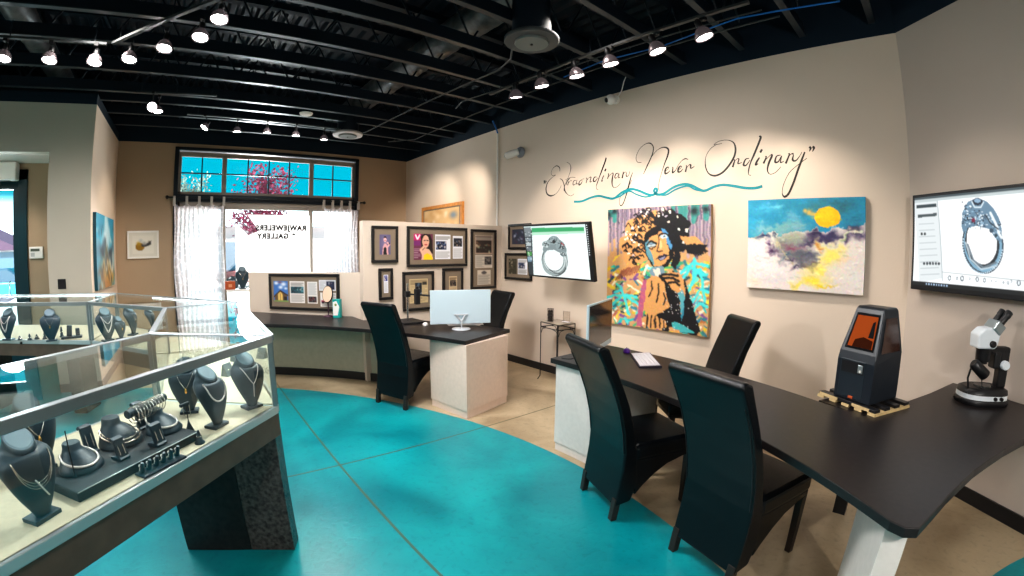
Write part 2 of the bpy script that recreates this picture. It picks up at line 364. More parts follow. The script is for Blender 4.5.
# window wall with an opening for the window and one for the door
WY0, WY1, WZ0, WZ1 = -0.34, 3.05, 0.45, 3.42
DY0, DY1, DZ = -4.30, -2.72, 3.0
struct('wall_window', MB().box((BX-.15, WY1, 0), (BX, BY+.15, TOP)).box((BX-.15, DY1, 0), (BX, WY0, TOP)).box((BX-.15, WY0, WZ1), (BX, WY1, TOP)).box((BX-.15, WY0, 0), (BX, WY1, WZ0))
       .box((BX-.15, DY0, DZ), (BX, DY1, TOP)).box((BX-.15, -6.2, 0), (BX, DY0, TOP)), M_WALLB)
struct('wall_left', MB().box((BX, -1.83, 0), (-6.3, -1.30, 3.62)).box((-6.45, -6.2, 2.88), (-6.3, -1.83, 3.62)), M_WALLG)
struct('wall_pillar_side', MB().box((BX, -1.30, .10), (-6.302, -1.294, 3.48)), mat('warm_side_plaster', rgb(222, 202, 182), .7))  # its own warm paint, with the warm light on this face in the colour
struct('ceiling_entrance', MB().box((BX, -6.2, 3.1), (-6.45, -1.83, 3.16)), M_WHITE)
# enclosure behind the camera
struct('wall_rear', MB().box((4.4, -6.2, 0), (4.55, a1.y+.2, TOP)), M_WALL)
struct('wall_side', MB().box((BX, -6.2, 0), (4.55, -6.05, TOP)), M_WALL)
# baseboards
struct('baseboard_picture', MB().box((-5.1, BY-.018, 0), (CORX, BY-.001, .10)), M_BLACK, bevel=.003)
b0 = a0 - AN*.001; b1 = a1 - AN*.001
struct('baseboard_angled', MB().prism([(b0.x, b0.y), (b1.x, b1.y), (b1.x-AN.x*.018, b1.y-AN.y*.018), (b0.x-AN.x*.018, b0.y-AN.y*.018)], 0, .10), M_BLACK)
struct('baseboard_left', MB().box((BX+.001, -1.3, 0), (-6.3, -1.282, .10)).box((-6.3, -1.83, 0), (-6.282, -1.282, .1)), M_BLACK)
# partition behind the reception desk and the lower diagonal wall
struct('wall_partition', MB().box((-5.22, 1.95, 0), (-5.10, BY, 1.985)), M_WALL)
LW0, LW1 = Vector((-6.76, 0.78, 0)), Vector((-5.34, 2.08, 0)); LD = (LW1-LW0).normalized(); LN = Vector((-LD.y, LD.x, 0))
struct('wall_low', MB().prism([(LW0.x, LW0.y), (LW1.x, LW1.y), (LW1.x+LN.x*.1, LW1.y+LN.y*.1), (LW0.x+LN.x*.1, LW0.y+LN.y*.1)], 0, 1.34), M_WALL)
# ------------------------------------------------------------------ ceiling: corrugated deck on open-web joists
mb = MB(); y = -6.2; w = .16; x0, x1 = BX-.15, 4.6
pr = []
while y < BY+.1:
    pr += [(y, 4.28), (y+.06, 4.28), (y+.09, 4.33), (y+.13, 4.33)]; y += w
for (ya, za), (yb, zb) in zip(pr[:-1], pr[1:]): mb.quad((x0, ya, za), (x0, yb, zb), (x1, yb, zb), (x1, ya, za))
struct('ceiling', mb, M_NAVY)
JX = [-0.23, -0.85, -1.45, -2.10, -2.76, -3.39, -4.06, -4.66, -5.40, -6.12, -6.50, -7.07, -7.7, 0.4, 1.05, 1.7, 2.4, 3.1, 3.8]
def make_joist():
    t = thing('roof_joist', 'long black open web steel roof joist running from the picture wall across the ceiling', 'roof joist', (0, 0, 3.6), group='roof joists')
    MB().box((-.022, -6.05, .012), (-.006, BY, .13)).box((.006, -6.05, .012), (.022, BY, .13)).build('bottom_chord', M_NAVY, t)
    MB().box((-.030, -6.05, 0), (.030, BY, .011)).build('flange', M_CHORD, t)
    MB().box((-.04, -6.05, .6), (.04, BY, .675)).build('top_chord', M_NAVY, t)
    m = MB(); y = -6.0; k = 0
    while y < BY-.4:
        m.tube([(0, y, .08), (0, y+.32, .62)], .011, 6); m.tube([(0, y+.32, .62), (0, y+.64, .08)], .011, 6); y += .64
    m.build('web_bracing', M_NAVY, t); return t
j0 = make_joist(); j0.location.x = JX[0]
for i, x in enumerate(JX[1:]):
    dup(j0, (x, 0, 3.6), group='roof joists')
# spiral duct and round diffusers
def ringed(p0, p1, r, name, label):
    d = (Vector(p1)-Vector(p0)); n = int(d.length/.06); pts = []; rs = []
    for i in range(n+1): pts.append(Vector(p0)+d*(i/n)); rs.append(r*(1.03 if i % 3 == 0 else 1.0))
    o = MB().tube(pts, rs, 28).build(name, M_STEEL); return tag(o, label, 'duct')
ringed((-8.1, 2.42, 3.98), (-0.6, 2.42, 3.98), .17, 'spiral_duct', 'long round spiral ventilation duct above the joists')
ringed((-6.9, -1.9, 3.98), (-3.7, -1.9, 3.98), .15, 'spiral_duct', 'short round ventilation duct above the left lamp track')
def diffuser(x, y, r, z, label, matx):
    t = thing('round_diffuser', label, 'air vent', (x, y, z))
    MB().lathe([(r*.72, .04), (r*.72, 3.80-z)], n=28).build('neck', M_NAVY, t)
    MB().lathe([(r*.98, 0), (r, .01), (r, .03), (r*.9, .045), (r*.7, .05)], n=36).build('rim', matx, t)
    MB().lathe([(r*.6, -.02), (r*.62, -.012), (r*.62, 0)], n=32).build('disc', mat('diffuser_disc', (.16, .17, .165, 1), .5), t)
    MB().lathe([(.012, -.03), (.012, -.02)], (0, 0, 0), 8).build('screw', M_BLACK, t)
diffuser(-2.63, 2.42, .235, 3.40, 'large dark round ceiling diffuser at the top centre', mat('dark_diffuser', (.06, .065, .07, 1), .45))
diffuser(-6.62, 2.24, .235, 3.42, 'white rimmed round ceiling diffuser in front of the window', mat('pale_diffuser', rgb(205, 200, 200), .5))
o = MB().lathe([(.07, -.03), (.09, -.02), (.1, 0)], (-6.32, 1.49, 3.6), 24).build('smoke_detector', M_WHITE); tag(o, 'small flat white detector disc under the joists near the window', 'detector')
# conduits under the joists
def conduit(pts, r, label, m=M_CONDUIT, name='conduit_pipe', cat='pipe'):
    o = MB().tube(pts, r, 8).build(name, m); return tag(o, label, cat)
conduit([(-7.0, 2.45, 3.56), (-6.8, 2.6, 3.56), (-3.6, 2.82, 3.56), (-3.3, 2.75, 3.57), (-2.7, 2.3, 3.57)], .010, 'grey conduit bending towards the large diffuser')
conduit([(-7.2, 3.2, 3.56), (-6.8, 3.52, 3.56), (-0.9, 3.55, 3.56)], .009, 'straight grey conduit closest to the picture wall')
conduit([(-5.0, 3.2, 3.57), (-4.7, 3.1, 3.57), (-3.4, 3.32, 3.57), (-1.0, 3.4, 3.57)], .008, 'thin grey conduit curling back above the reception desk')
conduit([(-3.2, 3.42, 3.53), (-2.6, 3.36, 3.52), (-2.0, 3.46, 3.53), (-1.2, 3.36, 3.53), (-.4, 3.5, 3.54)], .007, 'blue cable drooping along the right lamp track', M_BLUE, 'data_cable', 'cable')
t = thing('wall_conduit', 'slim white vertical conduit running up the picture wall above the partition', 'pipe', (-5.19, BY-.02, 0))
MB().tube([(0, 0, 1.99), (0, 0, 3.40)], .013, 10).build('pipe', M_WHITE, t)
MB().tube([(0, 0, 3.40), (-.03, 0, 3.47), (-.1, -.02, 3.62)], .011, 8).build('cable_end', M_BLUE, t)
# ------------------------------------------------------------------ window
def window():
    w = bpy.data.objects.new('window_1', None); COL.objects.link(w); w['kind'] = 'structure'; w['_wb'] = 0
    xf = BX-.06
    fr = MB()
    for y0, y1, z0, z1 in ((WY0, WY0+.07, WZ0, WZ1), (WY1-.07, WY1, WZ0, WZ1), (WY0, WY1, WZ1-.05, WZ1), (WY0, WY1, WZ0, WZ0+.06)):
        fr.box((BX-.14, y0, z0), (BX+.03, y1, z1))
    fr.box((BX-.13, WY0+.07, 2.50), (BX+.025, WY1-.07, 2.62)); fr.build('window_frame', M_NAVY, w, bevel=.004)
    ys = [WY0+.07, 0.52, 2.12, WY1-.07]
    inner = mat('taupe_window_frame', rgb(150, 140, 130), .5)
    m = MB()
    m.box((xf-.03, ys[0], 3.27), (xf+.03, ys[3], 3.35)); m.box((xf-.03, ys[0], 2.62), (xf+.03, ys[3], 2.67)); m.box((xf-.03, ys[0], 2.38), (xf+.03, ys[3], 2.50))
    for y in (ys[1], ys[2]): m.box((xf-.035, y-.04, WZ0+.06), (xf+.035, y+.04, 3.3))
    for y in (ys[0]+.025, ys[3]-.025): m.box((xf-.03, y-.025, WZ0+.06), (xf+.03, y+.025, 3.3))
    m.build('mullion', inner, w, bevel=.004)
    for (ya, yb, n) in ((ys[0]+.05, ys[1]-.04, 2), (ys[1]+.04, ys[2]-.04, 4), (ys[2]+.04, ys[3]-.05, 2)):
        g = MB()
        for k in range(1, n): y = ya + (yb-ya)*k/n; g.box((xf-.012, y-.011, 2.67), (xf+.012, y+.011, 3.27))
        g.box((xf-.012, ya, 2.98), (xf+.012, yb, 3.002)); g.build('window_grid', M_NAVY, w)
        MB().box((xf-.02, ya, 2.67), (xf-.014, yb, 3.27)).build('pane', M_PANE, w)
        MB().box((xf-.02, ya, WZ0+.06), (xf-.014, yb, 2.38)).build('pane', M_PANE, w)
    MB().box((BX, WY0, WZ0-.03), (BX+.12, WY1, WZ0)).build('window_sill', M_WHITE, w)
window()
# white sheet with mirrored lettering hung in the middle window (it faces the street)
t = thing('window_banner', 'white banner with reversed grey lettering hanging in the middle window', 'banner', (BX+.04, .6, .9), world=True)
XB = BX+.045
zz = lambda x, y, X=XB: at(215+x/6.4, 200+y/6.4, 0, X)
pl = [zz(*p) for p in ((133, 150), (212, 226), (282, 198), (208, 94), (606, 100), (612, 520), (135, 515))]
bm_ = MB(); n = len(pl); vs = pl + [p+Vector((-.004, 0, 0)) for p in pl]
bm_.add(vs, [tuple(range(n)), tuple(range(2*n-1, n-1, -1))] + [(i, i+n, (i+1) % n+n, (i+1) % n) for i in range(n)])
bm_.build('sheet', mat('banner_sheet', rgb(250, 250, 250), .8, emit=(1, 1, 1, 1), es=.8), t)  # emission added to keep the sheet bright; the banner is no lamp
# the lettering as a part: text object converted to mesh
def text_mesh(s, size, name, material, M, parent=None, extrude=0.001, spacing=1.0):
    cu = bpy.data.curves.new(name, 'FONT'); cu.body = s; cu.size = size; cu.extrude = extrude; cu.offset = size*.05; cu.align_x = 'CENTER'; cu.space_character = spacing
    to = bpy.data.objects.new(name, cu); COL.objects.link(to); dg = bpy.context.evaluated_depsgraph_get(); me = bpy.data.meshes.new_from_object(to.evaluated_get(dg)); bpy.data.objects.remove(to)
    if parent is not None and parent.get('_wb'): M = parent.matrix_basis.inverted() @ M
    me.transform(M); me.materials.clear(); me.materials.append(material); o = bpy.data.objects.new(name, me); COL.objects.link(o); o.parent = parent; return o
M_TXT = mat('grey_lettering', rgb(20, 20, 26), .6)
def wtext(s, px, py, size, k):
    c = zz(px, py, XB+.004); ax = Matrix(((0, 0, 1, c.x), (-1, 0, 0, c.y), (0, 1, 0, c.z), (0, 0, 0, 1)))   # text right -> -y : reads reversed from inside
    return text_mesh(s, size, 'lettering', M_TXT, ax, t, .0008, 1.15)
wtext('RAWJEWELERS', 425, 194, .125, 0); wtext('& GALLERY', 395, 246, .125, 1)
# curtain rod, finials, sheers
t = thing('curtain_rod', 'black curtain rod across the top of the lower window', 'curtain rod', (BX+.09, 1.4, 2.56), world=True)
MB().tube([(BX+.09, WY0-.08, 2.56), (BX+.09, WY1+.08, 2.56)], .013, 10).build('rod', M_BLACK, t)
for y in (WY0-.10, WY1+.10): MB().ball((BX+.09, y, 2.56), .03, 12).build('finial', M_BLACK, t)
for y in (WY0-.04, WY1+.05): MB().box((BX, y-.01, 2.55), (BX+.09, y+.01, 2.57)).build('bracket', M_BLACK, t)
def sheer(y0, y1, label, seed):
    m = bpy.data.materials.get('sheer_fabric')
    if not m:
        m = bpy.data.materials.new('sheer_fabric'); m.use_nodes = True; nt = m.node_tree; N = nt.nodes; L = nt.links; N.remove(N['Principled BSDF'])
        d = N.new('ShaderNodeBsdfDiffuse'); d.inputs['Color'].default_value = rgb(240, 236, 238); tr = N.new('ShaderNodeBsdfTranslucent'); tr.inputs['Color'].default_value = rgb(255, 240, 240)
        tp = N.new('ShaderNodeBsdfTransparent'); a = N.new('ShaderNodeMixShader'); b = N.new('ShaderNodeMixShader'); a.inputs[0].default_value = .6
        tc = N.new('ShaderNodeTexCoord'); v = N.new('ShaderNodeTexVoronoi'); v.feature = 'DISTANCE_TO_EDGE'; v.inputs['Scale'].default_value = 9; L.new(tc.outputs['Object'], v.inputs['Vector'])
        r = N.new('ShaderNodeMapRange'); r.inputs['From Max'].default_value = .12; r.inputs['To Min'].default_value = .88; r.inputs['To Max'].default_value = .66; L.new(v.outputs['Distance'], r.inputs['Value'])
        L.new(d.outputs[0], a.inputs[1]); L.new(tr.outputs[0], a.inputs[2]); L.new(tp.outputs[0], b.inputs[1]); L.new(a.outputs[0], b.inputs[2]); L.new(r.outputs[0], b.inputs[0]); L.new(b.outputs[0], N['Material Output'].inputs['Surface'])
    t = thing('sheer_curtain', label, 'curtain', (BX+.09, (y0+y1)/2, .55), world=True); r = random.Random(seed)
    mb = MB(); nu, nv = 90, 24; vs = []
    for j in range(nv+1):
        z = 2.46 - (2.46-.55)*j/nv
        for i in range(nu+1):
            u = i/nu; am = .018+.012*math.sin(j*.3+seed); sag = .05*abs(math.sin(u*PI*4)) * max(0, 1-j/3)
            vs.append((BX+.09 + am*math.sin(u*2*PI*11 + .5*math.sin(j*.2)), y0 + (y1-y0)*u + .012*math.sin(j*.35+u*9), z - sag))
    fs = [(j*(nu+1)+i, j*(nu+1)+i+1, (j+1)*(nu+1)+i+1, (j+1)*(nu+1)+i) for j in range(nv) for i in range(nu)]
    mb.add(vs, fs, True); mb.build('curtain_panel', m, t)
    for k in range(5):
        y = y0 + (y1-y0)*(k+.0)/4
        MB().box((BX+.07, y-.022, 2.42), (BX+.074, y+.022, 2.58)).box((BX+.107, y-.022, 2.42), (BX+.111, y+.022, 2.58)).box((BX+.07, y-.022, 2.576), (BX+.111, y+.022, 2.582)).build('tab_loop', mat('tab_fabric', rgb(190, 185, 180), .8), t)
sheer(WY0+.02, .52, 'left sheer white patterned curtain hanging by tab loops', 1)
sheer(2.34, WY1-.02, 'right sheer white patterned curtain hanging by tab loops', 2)
# ledge below the window with small display items
o = MB().box((BX+.001, .55, .98), (BX+.32, 2.3, 1.01)).build('display_ledge', M_WHITE); tag(o, 'white shelf ledge crossing the lower window', 'shelf')
p = at(230, 283, 0, BX+.15)
t = thing('gift_box', 'small burnt orange box standing on the window ledge', 'box', (BX+.15, p.y, 1.01))
MB().rbox((-.05, -.085, 0), (.05, .085, .14), .004).build('box_body', mat('orange_box', rgb(176, 78, 34), .6), t); MB().box((.0501, -.03, .04), (.052, .03, .09)).build('paper_label', mat('box_label', rgb(214, 150, 110), .6), t)
# ------------------------------------------------------------------ entrance door
def door():
    d = bpy.data.objects.new('door_1', None); COL.objects.link(d); d['kind'] = 'structure'; d['_wb'] = 0
    fr = MB(); teal = mat('teal_black_door_frame', (0.006, 0.04, 0.055, 1), .3)
    fr.box((BX-.12, DY1-.14, 0), (BX+.04, DY1, DZ)); fr.box((BX-.12, DY0, 0), (BX+.04, DY0+.14, DZ)); fr.box((BX-.12, DY0, DZ-.16), (BX+.04, DY1, DZ))
    fr.build('door_frame', teal, d, bevel=.004)
    MB().box((BX-.09, DY1-.24, 0), (BX-.03, DY1-.14, 2.84)).box((BX-.09, DY0+.14, 0), (BX-.03, DY0+.24, 2.84)).box((BX-.09, DY0+.24, 2.7), (BX-.03, DY1-.24, 2.84)).box((BX-.09, DY0+.24, 0), (BX-.03, DY1-.24, .25)).build('door_leaf', teal, d)
    MB().box((BX-.065, DY0+.24, .25), (BX-.055, DY1-.24, 2.7)).build('door_pane', M_PANE, d)
    MB().tube([(BX+.0, DY1-.3, .9), (BX+.05, DY1-.3, .92), (BX+.05, DY1-.3, 1.28), (BX+.0, DY1-.3, 1.3)], .012, 8).build('door_handle', M_CHROME, d)
door()
t = thing('air_curtain', 'white air curtain unit mounted above the entrance door', 'air unit', (BX+.2, -3.6, 2.8), world=True)
MB().rbox((BX+.04, -4.6, 2.81), (BX+.24, -2.84, 3.09), .03).build('casing', M_WHITE, t); MB().box((BX+.10, -4.5, 2.805), (BX+.2, -2.95, 2.812)).build('grille', M_BLACK, t)
t = thing('alarm_keypad', 'white alarm keypad on the wall beside the entrance door', 'keypad', (BX, -2.58, 1.63))
MB().rbox((.001, -.11, 0), (.035, .11, .18), .008).build('casing', M_WHITE, t); MB().box((.0352, -.085, .11), (.037, .06, .15)).build('screen', mat('lcd', rgb(90, 100, 90), .3), t)
MB().box((.0352, -.085, .03), (.037, -.02, .09)).build('keys', mat('keys', rgb(190, 190, 190), .5), t)
o = MB().rbox((-6.3+.001, -1.72, 1.25), (-6.29, -1.62, 1.37), .003).build('light_switch', M_BLACK); tag(o, 'black switch plate on the grey pillar', 'switch')
# ------------------------------------------------------------------ outside
street = MB().box((-60, -40, -.15), (BX-.16, 45, -.1)); struct('ground_street', street, mat('pale_pavement', rgb(200, 196, 196), .8, noise=.1, nscale=.6))
def outdoor_tree(x, y, h, r, label, leafcol, name, n, twiggy=False, seed=3):
    t = thing(name, label, 'tree', (x, y, -.1)); rr = random.Random(seed)
    tr = MB(); tr.tube([(0, 0, 0), (.05, .05, h*.35), (0, 0, h*.6), (.05, 0, h*.85)], [.14, .1, .06, .02], 8)
    tips = []
    for k in range(26):
        a = rr.random()*2*PI; z0 = h*(.3+.5*rr.random()); L = r*(.5+.5*rr.random())*(1.1-(z0/h-.3)); e = (L*math.cos(a), L*math.sin(a), z0+L*.7); tips.append(e)
        tr.tube([(0, 0, z0), (e[0]*.5, e[1]*.5, z0+L*.25), e], [.04, .025, .008], 5)
    tr.build('trunk', mat('bark', rgb(96, 78, 70), .9), t)
    lf = MB()
    for k in range(n):
        e = rr.choice(tips); f = .35+.75*rr.random(); p = Vector((e[0]*f, e[1]*f, h*.45+(e[2]-h*.45)*f)) + Vector((rr.gauss(0, .2), rr.gauss(0, .2), rr.gauss(0, .2)))
        s = .05+.06*rr.random(); u = Vector((rr.gauss(0, 1), rr.gauss(0, 1), rr.gauss(0, 1))).normalized()*s; v = u.orthogonal().normalized()*s
        lf.quad(p-u, p-v*.5, p+u, p+v*.5)
    lf.build('foliage', leafcol, t)
outdoor_tree(-19.5, 3.0, 5.9, 1.5, 'red leaved tree standing outside the window', mat('red_leaves', rgb(110, 34, 60), .7, noise=.5, nscale=3, emit=rgb(150, 60, 90), es=.12), 'maple_tree', 2600, seed=3)
outdoor_tree(-21.0, -.4, 5.6, 1.5, 'grey green bushy tree outside the left edge of the window', mat('grey_leaves', rgb(130, 150, 140), .7, noise=.4, nscale=3), 'street_tree', 2200, seed=5)
t = thing('shop_building', 'long low pinkish shopfront across the street beyond the window', 'building', (-27, 5, -.1))
MB().box((-4, -7.5, 0), (0, 12, 3.25)).build('wall', mat('pink_shop_wall', rgb(205, 186, 184), .8, noise=.12, nscale=.5), t)
MB().box((-4, -7.5, 3.25), (.5, 12, 3.5)).build('roof_edge', mat('pale_roof_edge', rgb(190, 200, 206), .7), t)
for k in range(6): MB().box((.01, -6.8+k*3.2, .4), (.06, -4.6+k*3.2, 2.4)).build('shop_window', mat('dim_shop_window', rgb(120, 128, 140), .3), t)
t = thing('shop_building', 'pale building with a pitched gable across the street, seen through the entrance door', 'building', (-34, -15, -.1))
MB().box((-5, -8, 0), (0, 9, 2.4)).build('wall', mat('shop_wall', rgb(226, 220, 222), .8), t)
MB().add([(-5.3, -3.2, 2.4), (.4, -3.2, 2.4), (-5.3, 3.6, 2.4), (.4, 3.6, 2.4), (-5.3, -.1, 4.1), (.4, -.1, 4.1)], [(0, 1, 5, 4), (2, 4, 5, 3), (1, 3, 5), (0, 4, 2)]).build('gable_roof', mat('purple_roof', rgb(96, 70, 92), .7), t)
for k in range(4): MB().box((.01, -7+k*4.2, .5), (.06, -4.6+k*4.2, 2.3)).build('window', mat('shop_window', rgb(90, 120, 140), .2), t)
def car(x, y, col, label):
    t = thing('parked_car', label, 'car', (x, y, -.1))
    body = [(-2.1, .35), (-2.15, .7), (-1.9, .85), (-1.1, .92), (1.0, .92), (1.9, .8), (2.1, .6), (2.1, .35)]
    MB().prism([(p[0], p[1]) for p in body], -.85, .85, Matrix(((0, 0, 1, 0), (1, 0, 0, 0), (0, 1, 0, 0), (0, 0, 0, 1)))).build('body', mat('car_'+label[:5], col, .25), t, bevel=.05)
    cab = [(-1.5, .9), (-.9, 1.42), (.4, 1.45), (1.15, .9)]
    MB().prism(cab, -.72, .72, Matrix(((0, 0, 1, 0), (1, 0, 0, 0), (0, 1, 0, 0), (0, 0, 0, 1)))).build('cabin', mat('car_glass', rgb(60, 90, 110), .1), t, bevel=.06)
    for a in (-1.35, 1.3):
        for s in (-.8, .8): MB().lathe([(.16, -.1), (.33, -.1), (.33, .1), (.16, .1)], n=20, M=Matrix.Translation((s, a, .33)) @ Matrix.Rotation(PI/2, 4, 'Y')).build('wheel', M_BLACK, t)
car(-21, -7.9, rgb(60, 190, 220), 'light blue car parked outside the entrance door')
car(-24, 3.2, rgb(150, 90, 90), 'dark red car parked across the street beyond the window')
# ------------------------------------------------------------------ high-backed leather chairs
MYZ = Matrix(((0, 0, 1, 0), (1, 0, 0, 0), (0, 1, 0, 0), (0, 0, 0, 1)))     # prism drawn in (y,z), extruded along x
def make_chair():
    t = thing('high_back_chair', 'black', 'chair')
    w = .225
    outer = [(-.47, 1.075), (-.463, 1.10), (-.435, 1.108)]
    inner = [(-.40, 1.09), (-.365, 1.01), (-.305, .88), (-.25, .75), (-.21, .62), (-.185, .50), (-.17, .46)]
    skirt = [(.26, .46), (.265, .39), (.18, .365), (.06, .33), (-.03, .28), (-.11, .215), (-.17, .15), (-.205, .105)]
    back = [(-.30, .10), (-.285, .2), (-.268, .33), (-.262, .45), (-.278, .58), (-.312, .72), (-.362, .86), (-.425, .99)]
    b = MB().prism(outer + inner + [(-.165, .40), (-.15, .24), (-.19, .12)] + back, -w, w, MYZ)
    b.build('backrest', M_LEATHER, t, bevel=.014, seg=3)
    MB().prism([(-.175, .40), (.265, .40), (.265, .365), (.18, .355), (.06, .325), (-.03, .275), (-.11, .21), (-.16, .155), (-.165, .2)], -w+.004, w-.004, MYZ).build('seat_skirt', M_LEATHER, t, bevel=.008)
    MB().rbox((-w-.002, -.19, .385), (w+.002, .28, .495), .03, seg=3).build('seat', M_LEATHER, t)
    for sx in (-1, 1):
        MB().box((sx*(w-.025)-.021, .215, 0), (sx*(w-.025)+.021, .26, .38), taper=.004).build('leg', M_WOOD, t, bevel=.003)
        MB().prism([(-.315, 0), (-.275, 0), (-.255, .15), (-.298, .15)], sx*(w-.025)-.021, sx*(w-.025)+.021, MYZ).build('leg', M_WOOD, t, bevel=.003)
    for sx in (-1, 1): MB().tube([(sx*(w-.012), -.263, .45), (sx*(w-.012), -.279, .58), (sx*(w-.012), -.313, .72), (sx*(w-.012), -.363, .86), (sx*(w-.012), -.426, .99)], .003, 6).build('piping', M_BLACK, t)
    return t
def place_by_backlegs(p, th, w=.44):      # p = left back leg corner when looking along the facing direction
    c, s = math.cos(th), math.sin(th); ac = Vector((c, s, 0)); fc = Vector((-s, c, 0))
    return Vector(p) + ac*(w/2) + fc*.30
th = math.radians(-17)
ch = make_chair(); ch['label'] = 'nearest high backed black leather chair, back to us at the long desk'
ch.location = place_by_backlegs((-.955, 1.96, 0), th); ch.rotation_euler = (0, 0, th); ch['group'] = 'high backed black chairs'
thA = math.radians(-23)
dup(ch, place_by_backlegs((-1.765, 2.13, 0), thA), thA, 'high backed black leather chair at the long desk left end, back to us')
thB = math.radians(21)
dup(ch, place_by_backlegs((-4.315, 1.745, 0), thB), thB, 'high backed black leather chair in front of the curved reception desk')
thE = math.radians(141)
dup(ch, (-1.57, 3.24, 0), thE, 'high backed black leather chair behind the long desk facing us below the pictures')
thD = math.radians(174)
dup(ch, (-4.40, 3.10, 0), thD, 'high backed black leather chair behind the white backed monitor')
# ------------------------------------------------------------------ desks: rings of the floor disc
def arc(r, a0_, a1_, n=40): return [(CX + r*math.cos(math.radians(a0_+(a1_-a0_)*i/n)), CY + r*math.sin(math.radians(a0_+(a1_-a0_)*i/n))) for i in range(n+1)]
def ang(x, y): return math.degrees(math.atan2(y-CY, x-CX))
t = thing('long_desk', 'long curved desk with dark top and white pedestal running below the two paintings', 'desk', (-1.2, 2.7, 0), world=True)
aL = ang(-2.385, 2.38); aT = ang(.106, 1.541)
front = arc(3.835, aL, aT, 50); wing = [(.106, 1.541), (.15, 1.563), (.20, 1.72), (.245, 1.86), (.305, 2.02), (.365, 2.17), (.435, 2.315), (.53, 2.50), (.66, 2.72), (.82, 2.93), (1.02, 3.11), (1.12, 3.165)]
wallpts = [tuple((a0 + AD*s - AN*.004)[:2]) for s in (1.49, .52)]
back = [(.181, 3.366), (.03, 3.06), (-.185, 2.63)] + arc(4.575, ang(-.455, 2.732), aL, 40)
MB().prism(front[:-1] + wing + wallpts + back, .735, .775).build('desktop', M_TOP, t, bevel=.004)
ped = arc(3.86, aL-.6, ang(-1.93, 2.38), 12) + arc(4.5, ang(-1.93, 2.38)-1, aL-.6, 12)
MB().prism(ped, .07, .735).build('pedestal', M_DESK, t, bevel=.003)
MB().prism(arc(3.868, aL-.7, ang(-1.93, 2.38)+.1, 12) + arc(4.49, ang(-1.93, 2.38)-.9, aL-.7, 12), 0, .075).build('plinth', M_DESK, t, bevel=.002)
# pedestal under the tip
tp = Vector((.052, 1.615, 0)); u = Vector((.93, .36, 0)).normalized(); v = Vector((-.5, .87, 0)).normalized()
q = [tp, tp+u*.085, tp+u*.085+Vector((.30, .62, 0)), tp+Vector((-.26, .50, 0))]
MB().prism([(.045, 1.61), (.128, 1.635), (.115, 2.05), (-.085, 2.05)], 0, .735).build('pedestal', M_DESK, t, bevel=.003)
MB().lathe([(.055, 0), (.055, .003), (.048, .006)], (-2.30, 2.52, .775), 24).build('cable_grommet', M_BLACK, t)
# slim shelf that carries the printer in the notch
MB().prism([(-.47, 2.77), (-.19, 2.63), (.02, 3.06), (-.22, 3.25)], .745, .773).build('corner_shelf', M_TOP, t)
MB().box((-.27, 2.93, 0), (-.19, 3.01, .745)).build('shelf_leg', M_BLACK, t)
# reception desk
t = thing('reception_desk', 'curved reception desk with dark top, grey panel and white end pedestal', 'desk', (-4.6, 1.9, 0), world=True)
g0 = ang(-5.62, .60); g1 = ang(-3.35, 2.27)
fr = arc(3.815, g0, g1, 50); bk = arc(4.6, ang(-3.60, 3.03), ang(-4.75, 2.6), 16) + [(-5.095, 2.26), (-5.095, 1.94)]
lw = [LW1 - LN*.004 - LD*.20, LW0 - LN*.004]
MB().prism(fr + bk + [tuple(lw[0][:2]), tuple(lw[1][:2])], .735, .775).build('countertop', M_TOP, t, bevel=.004)
pa = ang(-6.45, .55); pb = ang(-5.02, 2.12)
MB().prism(arc(4.40, pa, pb, 24) + arc(4.44, pb, pa, 24), .10, .735).build('front_panel', M_PANEL, t)
MB().prism(arc(4.385, pa, pb, 24) + arc(4.44, pb, pa, 24), 0, .10).build('plinth', M_BLACK, t)
P4 = [(-3.885, 2.175), (-3.345, 2.262), (-3.30, 2.66), (-3.50, 2.93), (-3.97, 2.82)]
P4 = [(-3.90, 2.19), (-3.335, 2.262), (-3.50, 2.90), (-4.10, 2.78)]
MB().prism(P4, .075, .735).build('pedestal', M_DESK2, t, bevel=.003)
MB().prism([(-3.893, 2.197), (-3.343, 2.268), (-3.506, 2.893), (-4.093, 2.774)], 0, .08).build('plinth', M_DESK2, t, bevel=.002)
